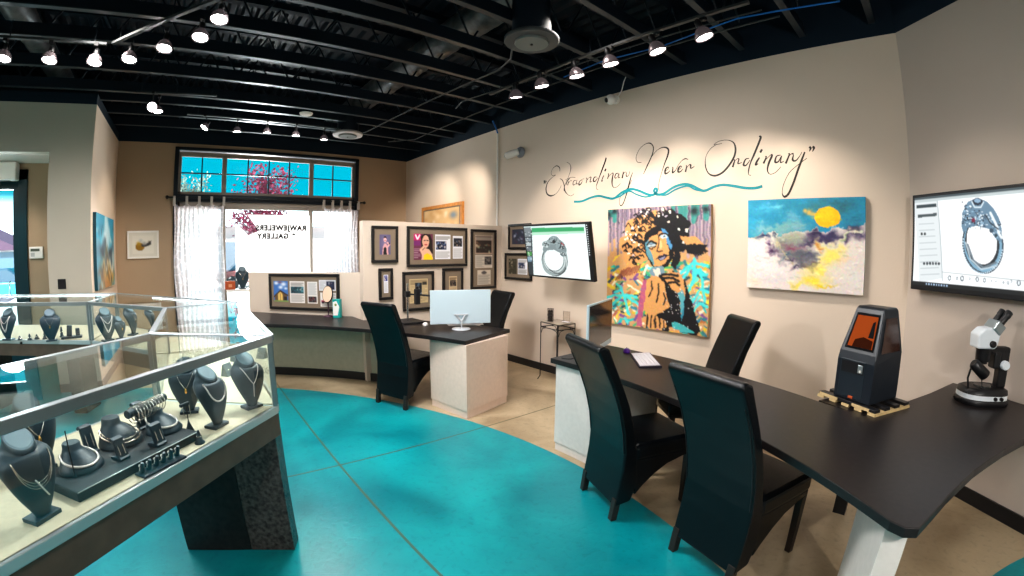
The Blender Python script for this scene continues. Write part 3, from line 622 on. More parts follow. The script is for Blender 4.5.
# ------------------------------------------------------------------ monitors
def monitor(name, label, cat, p_near, p_far, z0, z1, scr, back_white=True):
    """panel standing between two ground points; scr = side (+1/-1) of the screen relative to left normal"""
    a = Vector((*p_near, 0)); b = Vector((*p_far, 0)); c = (a+b)/2; d = (b-a).normalized(); th_ = math.atan2(d.y, d.x); w = (b-a).length
    t = thing(name, label, cat, (c.x, c.y, .775), th_); h0, h1 = z0-.775, z1-.775; s = scr       # local: x along panel, +y = left normal; screen faces s*y
    MB().rbox((-w/2, -.011, h0), (w/2, .011, h1), .005).build('housing', mat('monitor_white', rgb(196, 214, 222), .3), t)
    MB().box((-w/2+.012, s*.0112, h0+(.045 if w > .6 else .02)), (w/2-.012, s*.0122, h1-.012)).build('screen', mat('dark_screen', rgb(64, 56, 54), .12, spec=.7), t)
    MB().box((-.07, -s*.012, h0+.04), (.07, -s*.03, h0+.075) if s < 0 else (.07, -s*.012, h0+.075)).build('hinge', M_CHROME, t) if False else None
    y1 = -s
    k = MB(); k.bar((0, y1*.05, .01), (0, y1*.05, h0+.04), .03, .012); k.bar((0, y1*.05, h0+.03), (-.05, y1*.014, h0+.10), .016, .012); k.bar((0, y1*.05, h0+.03), (.05, y1*.014, h0+.10), .016, .012); k.bar((-.075, y1*.016, h0+.10), (.075, y1*.016, h0+.10), .018, .012)
    k.build('stand_neck', mat('satin_silver', rgb(205, 208, 212), .3, .35), t)
    MB().lathe([(.10, 0), (.10, .006), (.094, .011), (.03, .014)], (0, y1*.03, 0), 32).build('stand_base', mat('satin_silver', rgb(205, 208, 212), .3, .35), t); return t
monitor('computer_monitor', 'white backed computer monitor on a round silver stand on the reception desk', 'monitor', (-4.07, 2.30), (-3.80, 2.90), .83, 1.195, 1)
t2 = monitor('computer_monitor', 'white framed monitor with a dark screen at the left end of the long desk', 'monitor', (-2.14, 2.56), (-2.376, 3.168), .80, 1.205, -1)
# screens are one even dark brown; no reflection shape is drawn
def keyboard(label, c, d, L, W, mt, mk):
    t = thing('keyboard', label, 'keyboard', (c[0], c[1], .775), d)
    MB().prism([(-W/2, 0), (W/2, 0), (W/2, .018), (-W/2, .010)], -L/2, L/2, Matrix(((0, 0, 1, 0), (1, 0, 0, 0), (0, 1, 0, 0), (0, 0, 0, 1)))).build('case', mt, t, bevel=.002)
    m = MB(); nx, ny = 15, 5
    for j in range(ny):
        for i in range(nx):
            x = -L/2+.012 + (L-.024)*i/nx; y = -W/2+.01+(W-.02)*j/ny; z = .0105+.008*(j/ny)
            if j == 0 and 4 <= i < 10 and i != 4: continue
            m.box((x, y, z), (x+(L-.024)/nx*(6 if (j == 0 and i == 4) else 1)-.003, y+(W-.02)/ny-.003, z+.006))
    m.build('keys', mk, t); return t
M_KW = mat('white_keys', rgb(226, 222, 226), .5); M_KB = mat('dark_case', rgb(40, 34, 50), .4)
keyboard('black based keyboard with pale keys on the long desk', (-1.815, 2.885), math.radians(-47+1), .43, .17, M_KB, M_KW)
keyboard('slim white keyboard behind the white backed monitor', (-4.13, 2.79), math.radians(68), .40, .13, M_WHITE, M_KW)
def mouse(label, x, y, rz, m):
    t = thing('computer_mouse', label, 'mouse', (x, y, .775), rz)
    MB().loft([(0, .030, .052, 0), (.008, .032, .055, 0), (.022, .028, .048, -.002), (.031, .018, .032, -.006), (.034, .005, .010, -.008)], 20).build('shell', m, t)
    MB().box((-.001, .012, .026), (.001, .05, .0275)).build('button_seam', M_BLACK, t); MB().lathe([(.006, -.003), (.006, .003)], n=12, M=Matrix.Translation((0, .024, .031)) @ Matrix.Rotation(PI/2, 4, 'Y')).build('scroll_wheel', M_BLACK, t)
mouse('purple computer mouse beside the keyboard on the long desk', -2.10, 3.04, math.radians(40), mat('purple_plastic', rgb(92, 40, 150), .3))
mouse('white computer mouse on the reception desk', -4.36, 2.40, math.radians(60), M_WHITE)
# boom stand with camera head
t = thing('boom_stand', 'silver pole boom stand with a black arm and black base plate on the reception desk', 'stand', (-4.66, 2.33, .775))
MB().rbox((-.17, -.13, 0), (.17, .15, .022), .006).build('base_plate', M_BLACK, t)
MB().tube([(0, 0, .02), (0, 0, .46)], .012, 12).build('pole', M_CHROME, t)
MB().rbox((-.03, -.03, .30), (.03, .03, .37), .008).tube([(0, 0, .335), (.34, .20, .325)], .011, 10).build('boom_arm', M_BLACK, t)
MB().rbox((.10, .03, .22), (.16, .09, .40), .01).tube([(.13, .06, .40), (.13, .06, .43)], .02, 12).build('camera_head', M_BLACK, t)
# hand mirror on stand and teal bottle box
t = thing('table_mirror', 'oval peach tinted mirror on a dark stand beside the teal box', 'mirror', (-5.66, 1.66, .775), math.radians(40))
MB().lathe([(.065, 0), (.065, .01), (.02, .02)], n=24).tube([(0, 0, .015), (.005, 0, .12), (0, 0, .19)], .008, 8).build('stand', mat('plum_plastic', rgb(70, 40, 60), .3), t)
MM = Matrix.Translation((0, 0, .29)) @ Matrix.Rotation(math.radians(80), 4, 'X')
MB().lathe([(.078, -.008), (.082, 0), (.078, .008)], n=36, M=MM, sy=1.42).build('rim', M_BLACK, t)
MB().lathe([(.072, .0082), (.072, .0105)], n=36, M=MM, sy=1.42).build('mirror_glass', mat('peach_mirror', rgb(236, 205, 180), .15, .1), t)
t = thing('product_box', 'tall teal and white product box beside the oval mirror', 'box', (-5.515, 1.74, .775), math.radians(48))
MB().prism([(-.05, -.035), (.05, -.035), (.05, .035), (-.05, .035)], 0, .235).build('carton', mat('teal_carton', rgb(20, 170, 165), .4), t, bevel=.003)
MB().add([(-.045, -.0355, .03), (.02, -.0355, .03), (.045, -.0355, .14), (.005, -.0355, .215), (-.045, -.0355, .20)], [(0, 1, 2, 3, 4)]).build('white_panel', M_WHITE, t)
MB().lathe([(.016, 0), (.016, .0015)], n=20, M=Matrix.Translation((-.005, -.0356, .165)) @ Matrix.Rotation(PI/2, 4, 'X')).build('round_emblem', mat('olive_emblem', rgb(130, 140, 80), .5), t)
# cable on the wall end and floor cables under the reception desk
o = MB().tube([(-4.72, 2.36, .74), (-4.78, 2.25, .5), (-4.74, 2.28, .3), (-4.82, 2.2, .12), (-4.7, 2.1, .01), (-4.55, 2.05, .008), (-4.62, 1.98, .008), (-4.8, 2.02, .008)], .004, 6).build('power_cable', M_BLACK); tag(o, 'black power cable hanging below the reception desk to the floor', 'cable')
# wire side table with two small displays
t = thing('side_table', 'small black wire side table with glass top against the picture wall', 'side table', (-3.72, 3.88, 0), math.radians(-8))
def sq(z, r, rad=.006):
    return [(-r, -r, z), (r, -r, z), (r, r, z), (-r, r, z), (-r, -r, z)]
for sx in (-1, 1):
    for sy in (-1, 1):
        MB().tube([(sx*.20, sy*.15, 0), (sx*.175, sy*.13, .05), (sx*.175, sy*.13, .74)], .006, 8).build('leg', M_BLACK, t)
m = MB()
for z in (.74, .68):
    P = [(-.175, -.13, z), (.175, -.13, z), (.175, .13, z), (-.175, .13, z)]
    for i in range(4): m.tube([P[i], P[(i+1) % 4]], .006, 8)
for sy in (-.13, .13):
    m.tube([(-.17, sy, .6), (-.14, sy, .66), (-.05, sy, .68)], .004, 6); m.tube([(.17, sy, .6), (.14, sy, .66), (.05, sy, .68)], .004, 6)
for sx in (-.175, .175): m.tube([(sx, -.125, .6), (sx, -.1, .66), (sx, -.03, .68)], .004, 6).tube([(sx, .125, .6), (sx, .1, .66), (sx, .03, .68)], .004, 6)
m.build('apron', M_BLACK, t)
MB().rbox((-.18, -.135, .746), (.18, .135, .754), .002).build('table_top', mat('pale_table_glass', rgb(170, 160, 145), .15), t)
t = thing('trinket_holder', 'small dark glass cylinder in a wire holder on the side table', 'ornament', (-3.80, 3.83, .754))
MB().lathe([(.028, .004), (.032, .01), (.032, .13), (.028, .14)], n=20).build('glass_cylinder', mat('smoky_glass', rgb(70, 64, 62), .1, trans=.4), t)
m = MB()
for k in range(6): m.tube([(.04*math.cos(k*PI/3), .04*math.sin(k*PI/3), 0), (.04*math.cos(k*PI/3), .04*math.sin(k*PI/3), .155)], .0025, 5)
for z in (.003, .08, .155): m.tube([(.04*math.cos(k*PI/8), .04*math.sin(k*PI/8), z) for k in range(16)], .003, 5, closed=True)
m.build('wire_holder', M_BLACK, t)
t = thing('acrylic_stand', 'thin clear acrylic sign stand on the side table by the wall', 'sign stand', (-3.64, 3.95, .754))
MB().box((-.055, -.002, .004), (.055, .002, .13)).build('sheet', glass_mat('acrylic', (.92, .9, .88, 1)), t)
MB().tube([(-.055, 0, .004), (-.055, 0, .13), (.055, 0, .13), (.055, 0, .004)], .0022, 5).build('edge', mat('acrylic_edge', rgb(120, 110, 100), .3), t); MB().box((-.05, -.03, 0), (.05, .03, .004)).build('foot', M_KW, t)
# ------------------------------------------------------------------ resin printer on a slatted tray
c_ = Vector((-.215, 2.905, .775))
t = thing('slatted_tray', 'black and tan slatted wooden tray under the printer', 'tray', (c_.x, c_.y, .775), math.radians(-30))
tan = mat('tan_wood', rgb(214, 188, 140), .6, noise=.1)
for i in range(4): MB().box((-.21, -.185+i*.10, .016), (.21, -.135+i*.10, .034)).build('slat', M_BLACK, t, bevel=.002)
for x in (-.19, -.095, 0, .095, .19): MB().box((x-.025, -.19, 0), (x+.025, .17, .016)).build('batten', tan, t)
MB().box((-.20, -.192, .017), (-.06, -.186, .033)).build('front_lath', tan, t); MB().box((.05, -.192, .017), (.17, -.186, .033)).build('front_lath', tan, t)
t = thing('resin_printer', 'tall dark blue black resin 3D printer with orange window standing in the desk corner', 'printer', (c_.x+.0, c_.y+.0, .809), math.radians(-30+4)); t.scale = (.95,)*3
hw, hd = .135, .165
M_PR = mat('slate_blue_shell', (.011, .017, .026, 1), .38)
Mside = MYZ
prof = [(-hd, 0), (-hd, .24), (-hd+.012, .29), (-.055, .545), (-.035, .56), (.10, .56), (.12, .545), (hd, .29), (hd, 0)]
def taperx(v):
    z = v[2]; f = 1.0 if z < .27 else 1-(z-.27)/(.56-.27)*.26
    return (v[0]*f, v[1], v[2])
m = MB(); m.prism([(p[0], p[1]) for p in prof], -hw, hw, MYZ); m.v = [taperx(v) for v in m.v]; m.build('housing', M_PR, t, bevel=.008, seg=3)
# front orange window on sloped face, side windows, controls
def slope(u, s):    # u across -1..1, s 0..1 up the sloping front
    y0_, z0_ = -hd+.012, .29; y1_, z1_ = -.055, .545; y = y0_+(y1_-y0_)*s; z = z0_+(z1_-z0_)*s
    return Vector(taperx((u*hw, y, z))) + Vector((0, -.91, .38))*.003
MB().add([slope(-.78, .07), slope(.80, .07), slope(.80, .90), slope(-.78, .90)], [(0, 1, 2, 3)]).build('window_surround', mat('matte_black', (.008, .008, .009, 1), .7, spec=.1), t)
off = Vector((0, -.91, .38))*.002
MB().add([slope(-.66, .12)+off, slope(.70, .12)+off, slope(.70, .84)+off, slope(-.66, .84)+off], [(0, 1, 2, 3)]).build('orange_window', mat('orange_acrylic', rgb(150, 66, 12), .6, spec=.1, emit=rgb(200, 90, 10), es=.05), t)
MB().add([slope(-.4, .12)+off*2, slope(.66, .12)+off*2, slope(.66, .30)+off*2, slope(.1, .36)+off*2, slope(-.35, .28)+off*2], [(0, 1, 2, 3, 4)]).build('resin_tank', mat('resin_dark', rgb(60, 26, 12), .8, spec=.05), t)
MB().add([slope(.35, .36)+off*2, slope(.66, .36)+off*2, slope(.6, .74)+off*2, slope(.45, .7)+off*2], [(0, 1, 2, 3)]).build('build_arm', MATS['matte_black'], t)
for sx in (-1, 1):
    f = lambda y, z: Vector(taperx((sx*(hw+.0015), y, z)))
    MB().add([f(-.10, .30), f(.13, .30), f(.095, .50), f(-.04, .50)], [(0, 1, 2, 3) if sx > 0 else (3, 2, 1, 0)]).build('side_window', mat('brown_acrylic', rgb(62, 38, 30), .12, spec=.7), t)
MB().box((-.105, -hd-.002, .015), (.075, -hd+.01, .245)).build('front_door', mat('slate_door', (.016, .026, .036, 1), .32), t, bevel=.003)
MB().box((-.095, -hd-.004, .165), (.065, -hd-.001, .235)).build('recess', M_BLACK, t)
MB().rbox((.025, -hd-.009, .175), (.060, -hd-.003, .225), .003).build('control_panel', M_SILVER, t)
MB().lathe([(.008, 0), (.008, .005)], n=14, M=Matrix.Translation((.045, -hd-.008, .188)) @ Matrix.Rotation(PI/2, 4, 'X')).build('button', M_WHITE, t)
MB().box((-.02, -hd-.004, .012), (.012, -hd-.001, .028)).build('badge', mat('orange_badge', rgb(190, 90, 50), .4), t)
MB().rbox((-hw-.05, .03, .01), (-hw-.005, .12, .13), .006).build('power_supply', M_BLACK, t)
# ------------------------------------------------------------------ microscope
t = thing('stereo_microscope', 'white and black binocular stereo microscope on the wing of the long desk', 'microscope', (.50, 3.34, .775), math.radians(25)); t.scale = (1.07,)*3
M_MW = mat('microscope_white', rgb(225, 232, 238), .3)
MB().loft([(0, .155, .12, 0), (.012, .16, .125, 0), (.03, .16, .125, 0), (.035, .155, .12, 0)], 40, p=2.6).build('base_foot', M_BLACK, t)
MB().loft([(.035, .15, .115, 0), (.062, .148, .113, 0)], 40, p=2.6).build('base_band', M_MW, t)
MB().loft([(.062, .15, .115, 0), (.085, .145, .11, 0), (.095, .125, .09, 0)], 40, p=2.6).build('base_top', M_BLACK, t)
MB().lathe([(.055, .095), (.055, .102), (.05, .104)], (-.01, -.01, 0), 30).build('stage_plate', mat('stage', (.03, .03, .03, 1), .2), t)
for dx in (.02, .06): MB().lathe([(.011, 0), (.010, .012)], n=16, M=Matrix.Translation((dx, -.113, .049)) @ Matrix.Rotation(PI/2, 4, 'X')).build('knob', M_BLACK, t)
MB().rbox((.075, -.03, .09), (.135, .03, .30), .012, seg=3).build('column', M_BLACK, t)
MB().rbox((.0, -.03, .285), (.135, .03, .325), .01).rbox((.03, -.035, .20), (.075, .035, .30), .01).build('support_arm', M_BLACK, t)
MB().lathe([(.027, 0), (.027, .02), (.022, .028)], n=24, M=Matrix.Translation((.10, -.03, .225)) @ Matrix.Rotation(PI/2, 4, 'X')).build('focus_knob', M_MW, t)
MB().lathe([(.040, .24), (.043, .25), (.045, .30), (.05, .315)], (-.03, 0, 0), 28).lathe([(.028, .225), (.03, .25)], (-.03, 0, 0), 22).build('objective', M_BLACK, t)
Mh = Matrix.Translation((-.03, 0, .315))
MB().prism([(-.07, .0), (.045, 0), (.06, .03), (.075, .10), (.05, .125), (-.035, .115), (-.075, .08)], -.05, .05, Mh @ Matrix.Rotation(PI/2, 4, 'X')).build('head', M_MW, t, bevel=.01, seg=3)
MB().lathe([(.019, 0), (.019, .014), (.014, .018)], n=20, M=Matrix.Translation((-.01, -.05, .345)) @ Matrix.Rotation(PI/2, 4, 'X')).build('zoom_knob', M_BLACK, t)
Mt = Matrix.Translation((.015, 0, .425)) @ Matrix.Rotation(math.radians(38), 4, 'Y')
MB().rbox((-.035, -.055, -.02), (.035, .055, .045), .01, M=Mt).build('eyepiece_block', M_SILVER, t)
for sy in (-1, 1): MB().lathe([(.02, .04), (.02, .09), (.023, .095), (.023, .125), (.017, .13)], (0, sy*.032, 0), 20, M=Mt).build('eyepiece', M_BLACK, t)
MB().tube([(-.125, -.05, .08), (-.14, -.05, .15), (-.13, -.05, .20), (-.10, -.06, .235)], .006, 8).tube([(-.05, -.07, .09), (-.06, -.07, .15)], .003, 6).build('lamp_arm', M_BLACK, t)
Ml = Matrix.Translation((-.085, -.07, .205)) @ Matrix.Rotation(math.radians(128), 4, 'Y')
MB().lathe([(.02, -.06), (.032, -.05), (.034, .05), (.03, .055)], n=24, M=Ml).build('lamp_head', M_BLACK, t)
# ------------------------------------------------------------------ art on the picture wall
def wall_art(O_px, w, h, Y, nx, base):
    p = at(*O_px, 1, Y); return Art((p.x, Y, p.z), (1, 0, 0), (0, 0, -1), w, h, nx, base)
YF = 4.055
pTL = at(606, 210, 1, YF); pTR = at(711, 204, 1, YF); pBL = at(608, 324.5, 1, YF); pBR = at(707, 335, 1, YF)
xl = (pTL.x+pBL.x)/2; xr = (pTR.x+pBR.x)/2; zt = (pTL.z+pTR.z)/2; zb = (pBL.z+pBR.z)/2
A1 = Art((xl, YF, zt), (1, 0, 0), (0, 0, -1), xr-xl, zt-zb, 200, (196, 150, 130))
k = 473/115; A1.zoomed(600, 200, k)
# ground: lilac drips above, ochre middle, turquoise and yellow below
A1.rect(0, 0, 473, 600, (206, 160, 110))
for i in range(60):
    x = 20+i*7.4; c = [(160, 144, 160), (128, 118, 144), (184, 162, 172), (112, 104, 126)][i % 4]; L = 120+((i*37) % 90); A1.line([(x, 20), (x+1, 30+L)], 5, c, .9)
for i in range(26):
    x = 24+i*17; A1.line([(x, 20), (x, 60+((i*53) % 60))], 2, (60, 52, 80), .7)
for x, L in ((30, 60), (45, 45), (60, 70), (300, 50), (330, 80), (350, 60), (385, 70), (400, 40), (435, 60)): A1.line([(x, 15), (x, 15+L)], 9, (52, 150, 140), .85)
for x, y, r in ((32, 60, 22), (60, 46, 14), (388, 45, 22), (435, 40, 18)): A1.blob(x, y, r, (20, 34, 40), .95)
for i in range(420):
    rr = random.Random(i); x = rr.uniform(25, 445); y = rr.uniform(250, 560); a = rr.uniform(-1.2, 1.2); L = rr.uniform(10, 40)
    c = rr.choice([(0, 190, 200), (90, 220, 220), (220, 190, 30), (240, 215, 60), (120, 70, 150), (30, 120, 150), (190, 110, 60), (240, 240, 220), (20, 60, 90), (60, 170, 120)])
    A1.line([(x, y), (x+L*math.cos(a), y+L*math.sin(a))], rr.uniform(2, 6), c, .85)
for x0, y0, x1, y1 in ((330, 300, 440, 270), (360, 380, 440, 310), (380, 420, 445, 380), (340, 330, 400, 290), (395, 300, 430, 420), (30, 400, 160, 430), (40, 440, 150, 400), (60, 380, 120, 470), (380, 470, 440, 440), (400, 260, 380, 350)):
    A1.line([(x0, y0), ((x0+x1)/2, min(y0, y1)-12), (x1, y1)], 5, (70, 215, 220), .95)
ORG = (214, 158, 98); BLK = (14, 12, 18)
# hair: ochre cloud left, black mass right, with curls and white flowers
for x, y, r in ((150, 120, 48), (120, 180, 42), (170, 210, 44), (130, 235, 34), (190, 100, 40), (230, 80, 36), (155, 165, 46)): A1.ell(x, y, r, r, ORG)
for x, y, r in ((250, 84, 30), (285, 75, 36), (322, 88, 36), (340, 140, 30), (326, 190, 28), (300, 120, 50), (350, 100, 22)): A1.ell(x, y, r, r*.95, BLK)
for i in range(150):
    rr = random.Random(900+i); a = rr.uniform(PI*.72, PI*2.05); R_ = rr.uniform(60, 135); x = 235+R_*math.cos(a)*1.05; y = 165+R_*math.sin(a); s = rr.uniform(4, 11)
    A1.line([(x-s, y), (x, y-s*.8), (x+s, y+s*.3)], rr.uniform(1.5, 4), BLK, .95)
for i in range(40):
    rr = random.Random(300+i); a = rr.uniform(PI*.8, PI*2.1); R_ = rr.uniform(80, 135); A1.ell(235+R_*math.cos(a), 155+R_*math.sin(a), rr.uniform(3, 7), rr.uniform(2, 6), rr.choice([(240, 240, 236), (210, 205, 215), (238, 232, 214)]))
for p_ in ([(80, 290), (120, 262), (165, 270), (150, 300), (95, 320)], [(330, 150), (390, 150), (435, 190), (420, 205), (360, 195)]): A1.poly(p_, ORG)
for i in range(14): A1.line([(60+i*8, 330-i*3), (90+i*6, 290-i*2)], 2, (120, 60, 50), .8)
A1.poly([(345, 190), (385, 178), (442, 185), (425, 215), (385, 225), (355, 215)], BLK)
for i in range(8): A1.line([(370+i*8, 205), (395+i*7, 232-i*3)], 2, BLK)
# face
A1.poly([(178, 170), (184, 140), (205, 116), (240, 104), (275, 112), (300, 140), (308, 190), (300, 240), (280, 272), (250, 286), (228, 284), (205, 262), (188, 225)], BLK)
A1.poly([(196, 166), (214, 150), (232, 142), (248, 130), (262, 128), (270, 150), (276, 185), (284, 205), (278, 222), (284, 236), (270, 258), (248, 274), (228, 276), (210, 256), (198, 222), (190, 195)], ORG)
A1.poly([(186, 176), (198, 168), (200, 190), (214, 220), (226, 262), (222, 270), (204, 248), (190, 220)], (92, 150, 168), .95)
A1.poly([(250, 118), (266, 116), (280, 140), (284, 168), (296, 190), (290, 206), (280, 190), (272, 165), (262, 140)], (84, 148, 196))
A1.poly([(196, 150), (214, 136), (236, 134), (240, 142), (216, 146), (200, 160)], BLK)
A1.poly([(198, 186), (210, 176), (226, 178), (230, 186), (214, 194), (202, 194)], (120, 150, 168)); A1.line([(194, 182), (210, 172), (232, 178)], 3, BLK); A1.line([(198, 196), (214, 200), (230, 190)], 2, BLK); A1.ell(214, 186, 4, 5, (30, 40, 56)); A1.line([(198, 190), (228, 184)], 1.5, (220, 230, 232))
A1.poly([(250, 150), (266, 144), (278, 150), (274, 160), (256, 162)], (190, 210, 226)); A1.line([(246, 148), (262, 138), (282, 146)], 3, BLK); A1.ell(264, 153, 4, 5, (40, 60, 80))
A1.line([(240, 140), (244, 170), (238, 196), (234, 210), (244, 216), (256, 212)], 2.2, (60, 36, 30)); A1.poly([(244, 160), (254, 172), (256, 200), (246, 206)], (238, 190, 134))
A1.poly([(234, 238), (246, 228), (256, 230), (268, 224), (280, 230), (268, 244), (248, 252)], (40, 30, 60)); A1.poly([(240, 240), (256, 235), (272, 232), (264, 243), (250, 247)], (150, 150, 186)); A1.line([(232, 240), (256, 236), (282, 230)], 1.5, BLK)
A1.poly([(292, 150), (330, 190), (330, 250), (306, 290), (290, 268), (304, 225), (306, 180)], BLK)
# neck, hand, sleeve, shoulder
A1.poly([(212, 280), (262, 272), (270, 300), (232, 330), (205, 300)], (120, 150, 165)); A1.poly([(220, 285), (245, 282), (250, 305), (232, 322)], (226, 215, 200))
A1.poly([(240, 310), (300, 290), (350, 330), (380, 430), (412, 540), (400, 556), (330, 545), (290, 540), (255, 540), (230, 470), (240, 400)], BLK)
A1.poly([(192, 330), (228, 310), (262, 340), (275, 395), (285, 440), (250, 465), (222, 480), (195, 470), (175, 440), (180, 390)], ORG)
A1.poly([(175, 330), (192, 325), (184, 400), (176, 470), (172, 520), (150, 520), (158, 430)], (190, 90, 130), .9)
for a_, b_ in (((212, 335), (200, 400)), ((240, 345), (232, 420)), ((262, 380), (262, 430))): A1.line([a_, ((a_[0]+b_[0])/2+8, (a_[1]+b_[1])/2), b_], 2.6, BLK)
A1.poly([(252, 305), (290, 292), (325, 300), (345, 325), (352, 380), (345, 440), (332, 470), (328, 420), (318, 380), (296, 368), (276, 340), (262, 322)], ORG)
for p_ in ([(262, 322), (300, 318), (325, 335)], [(280, 340), (310, 338), (330, 352)], [(255, 308), (290, 303), (318, 310)]): A1.line(p_, 4, BLK)
A1.poly([(318, 380), (330, 420), (334, 500), (344, 470), (350, 400), (340, 370)], (60, 170, 200), .8)
A1.poly([(178, 500), (200, 470), (232, 478), (272, 498), (275, 520), (250, 530), (200, 528)], ORG)
for i in range(5): A1.line([(196+i*16, 474+i*3), (190+i*18, 524)], 3, BLK)
A1.poly([(300, 500), (350, 520), (395, 548), (330, 545), (300, 525)], (80, 200, 205), .85); A1.poly([(285, 520), (330, 535), (325, 546), (285, 540)], ORG)
for i in range(60):
    rr = random.Random(50+i); A1.ell(rr.uniform(250, 400), rr.uniform(340, 540), 1.6, 1.6, (235, 235, 235))
A1.warp(.9, 9, 8); A1.warp(.4, 4, 6); A1.noise(7, 1, 3)
M_CANVAS = painted_mat('painted_canvas', rough=.55, bump=.12)
o = A1.mesh('portrait_painting', M_CANVAS, thick=.0445, side=(196, 160, 118)); tag(o, 'colourful portrait painting of a woman with flowers in black hair', 'painting')
# cloudscape
pTL = at(747, 201, 1, YF); pTR = at(865, 196, 1, YF); pBL = at(747.5, 288.5, 1, YF); pBR = at(863.5, 294, 1, YF)
xl = (pTL.x+pBL.x)/2; xr = (pTR.x+pBR.x)/2; zt = (pTL.z+pTR.z)/2; zb = (pBL.z+pBR.z)/2
A2 = Art((xl, YF, zt), (1, 0, 0), (0, 0, -1), xr-xl, zt-zb, 190, (226, 218, 214)); A2.zoomed(600, 190, 1024/280)
A2.rect(500, 0, 1000, 200, (34, 142, 178))
for c in ((600, 70, 60, (70, 175, 210), .8), (570, 120, 50, (40, 160, 200), .8), (690, 60, 60, (40, 140, 170), .8), (700, 100, 50, (120, 180, 200), .6), (720, 130, 60, (150, 185, 190), .7), (880, 60, 80, (44, 110, 126), .9), (930, 110, 50, (40, 128, 160), .9), (600, 140, 50, (140, 190, 200), .8), (660, 140, 60, (160, 190, 180), .6), (780, 60, 60, (60, 120, 130), .7), (640, 60, 30, (150, 210, 225), .5)):
    A2.blob(c[0], c[1], c[2], c[3], c[4], ry=c[2]*.45)
A2.poly([(500, 170), (640, 158), (760, 150), (900, 138), (1000, 120), (1000, 420), (500, 420)], (226, 216, 212))
for c in ((700, 180, 90, (140, 148, 140), .95, .35), (680, 215, 60, (120, 124, 124), .9, .6), (730, 240, 60, (104, 106, 112), .95, .7), (745, 270, 46, (92, 90, 104), .9, .5), (700, 170, 60, (168, 172, 150), .7, .3), (590, 170, 50, (150, 160, 150), .8, .25)):
    A2.blob(c[0], c[1], c[2], c[3], c[4], ry=c[2]*c[5])
for c in ((605, 172, 30, (30, 36, 84), .95, .35), (640, 168, 20, (40, 60, 90), .8, .3), (612, 205, 22, (64, 30, 84), 1, .8), (632, 228, 22, (60, 30, 78), .95, .6), (648, 200, 14, (206, 196, 150), .9, .9), (790, 172, 50, (46, 34, 72), 1, .5), (770, 195, 40, (44, 32, 74), .95, .4), (840, 170, 60, (54, 46, 88), .95, .4), (880, 165, 50, (74, 70, 100), .9, .4), (935, 135, 40, (70, 64, 88), .9, .45), (950, 165, 40, (62, 52, 86), .9, .5), (910, 180, 40, (70, 58, 90), .8, .35), (712, 208, 44, (140, 78, 102), 1, .3), (680, 240, 30, (50, 84, 110), .8, .4), (765, 235, 36, (70, 74, 96), .8, .5), (690, 262, 24, (58, 48, 80), .9, .6), (712, 290, 26, (66, 54, 84), .95, .35), (760, 282, 34, (60, 50, 84), .9, .35), (780, 262, 18, (58, 46, 76), .9, .7)):
    A2.blob(c[0], c[1], c[2], c[3], c[4], ry=c[2]*c[5])
for c in ((570, 220, 44, (236, 226, 224), .95, .7), (600, 270, 60, (230, 222, 224), .95, .7), (650, 290, 44, (232, 222, 222), .95, .6), (560, 330, 44, (240, 210, 190), .8, .5), (640, 330, 60, (210, 204, 210), .7, .4), (700, 320, 40, (226, 220, 214), .7, .4), (820, 205, 40, (240, 222, 150), .95, .5), (850, 240, 60, (247, 230, 120), 1, .7), (800, 290, 60, (246, 228, 120), 1, .6), (880, 215, 36, (244, 226, 140), .95, .6), (780, 330, 60, (246, 224, 80), 1, .35), (820, 350, 50, (243, 210, 20), .95, .25), (730, 345, 40, (246, 226, 90), .9, .25), (880, 300, 40, (236, 226, 210), .9, .9), (930, 230, 44, (232, 222, 214), .95, .9), (920, 320, 50, (228, 224, 220), .95, .7), (895, 265, 30, (244, 216, 180), .8, .5), (800, 212, 10, (206, 140, 60), .9, 1.6)):
    A2.blob(c[0], c[1], c[2], c[3], c[4], ry=c[2]*c[5])
A2.line([(812, 190), (845, 206), (872, 190), (895, 165), (925, 152), (950, 150)], 5, (222, 218, 196), .9); A2.line([(876, 188), (900, 172), (925, 165)], 3, (170, 190, 140), .9); A2.line([(650, 170), (655, 195), (680, 240), (694, 280)], 2.5, (190, 178, 150), .8); A2.line([(618, 165), (625, 185), (640, 215)], 2.5, (226, 222, 206), .8)
A2.warp(4, 14, 3); A2.warp(2.2, 5, 4)
for c in ((765, 82, 14), (780, 92, 16), (750, 76, 10)): A2.blob(c[0], c[1], c[2], (226, 180, 90), .9)
A2.ell(832, 100, 47, 38, (250, 190, 12)); A2.ell(826, 92, 30, 22, (253, 204, 24), .7); A2.warp(.5, 6, 9)
for i in range(260):
    rr = random.Random(i); x = rr.uniform(545, 965); y = rr.uniform(30, 380); L = rr.uniform(5, 22); P_ = A2.Q(x, y); ix = int(min(max(P_[0], 0), A2.nx-1)); iy = int(min(max(P_[1], 0), A2.ny-1)); c = A2.im[iy, ix]*rr.uniform(.86, 1.14)
    A2.line([(x, y), (x+L, y+rr.uniform(-8, 8))], rr.uniform(1, 3), c, .6)
A2.noise(4, 2, 5)
o = A2.mesh('cloudscape_painting', M_CANVAS, thick=.0445, side=(120, 120, 118)); tag(o, 'abstract cloudscape painting with a yellow sun, blue sky and purple clouds', 'painting')
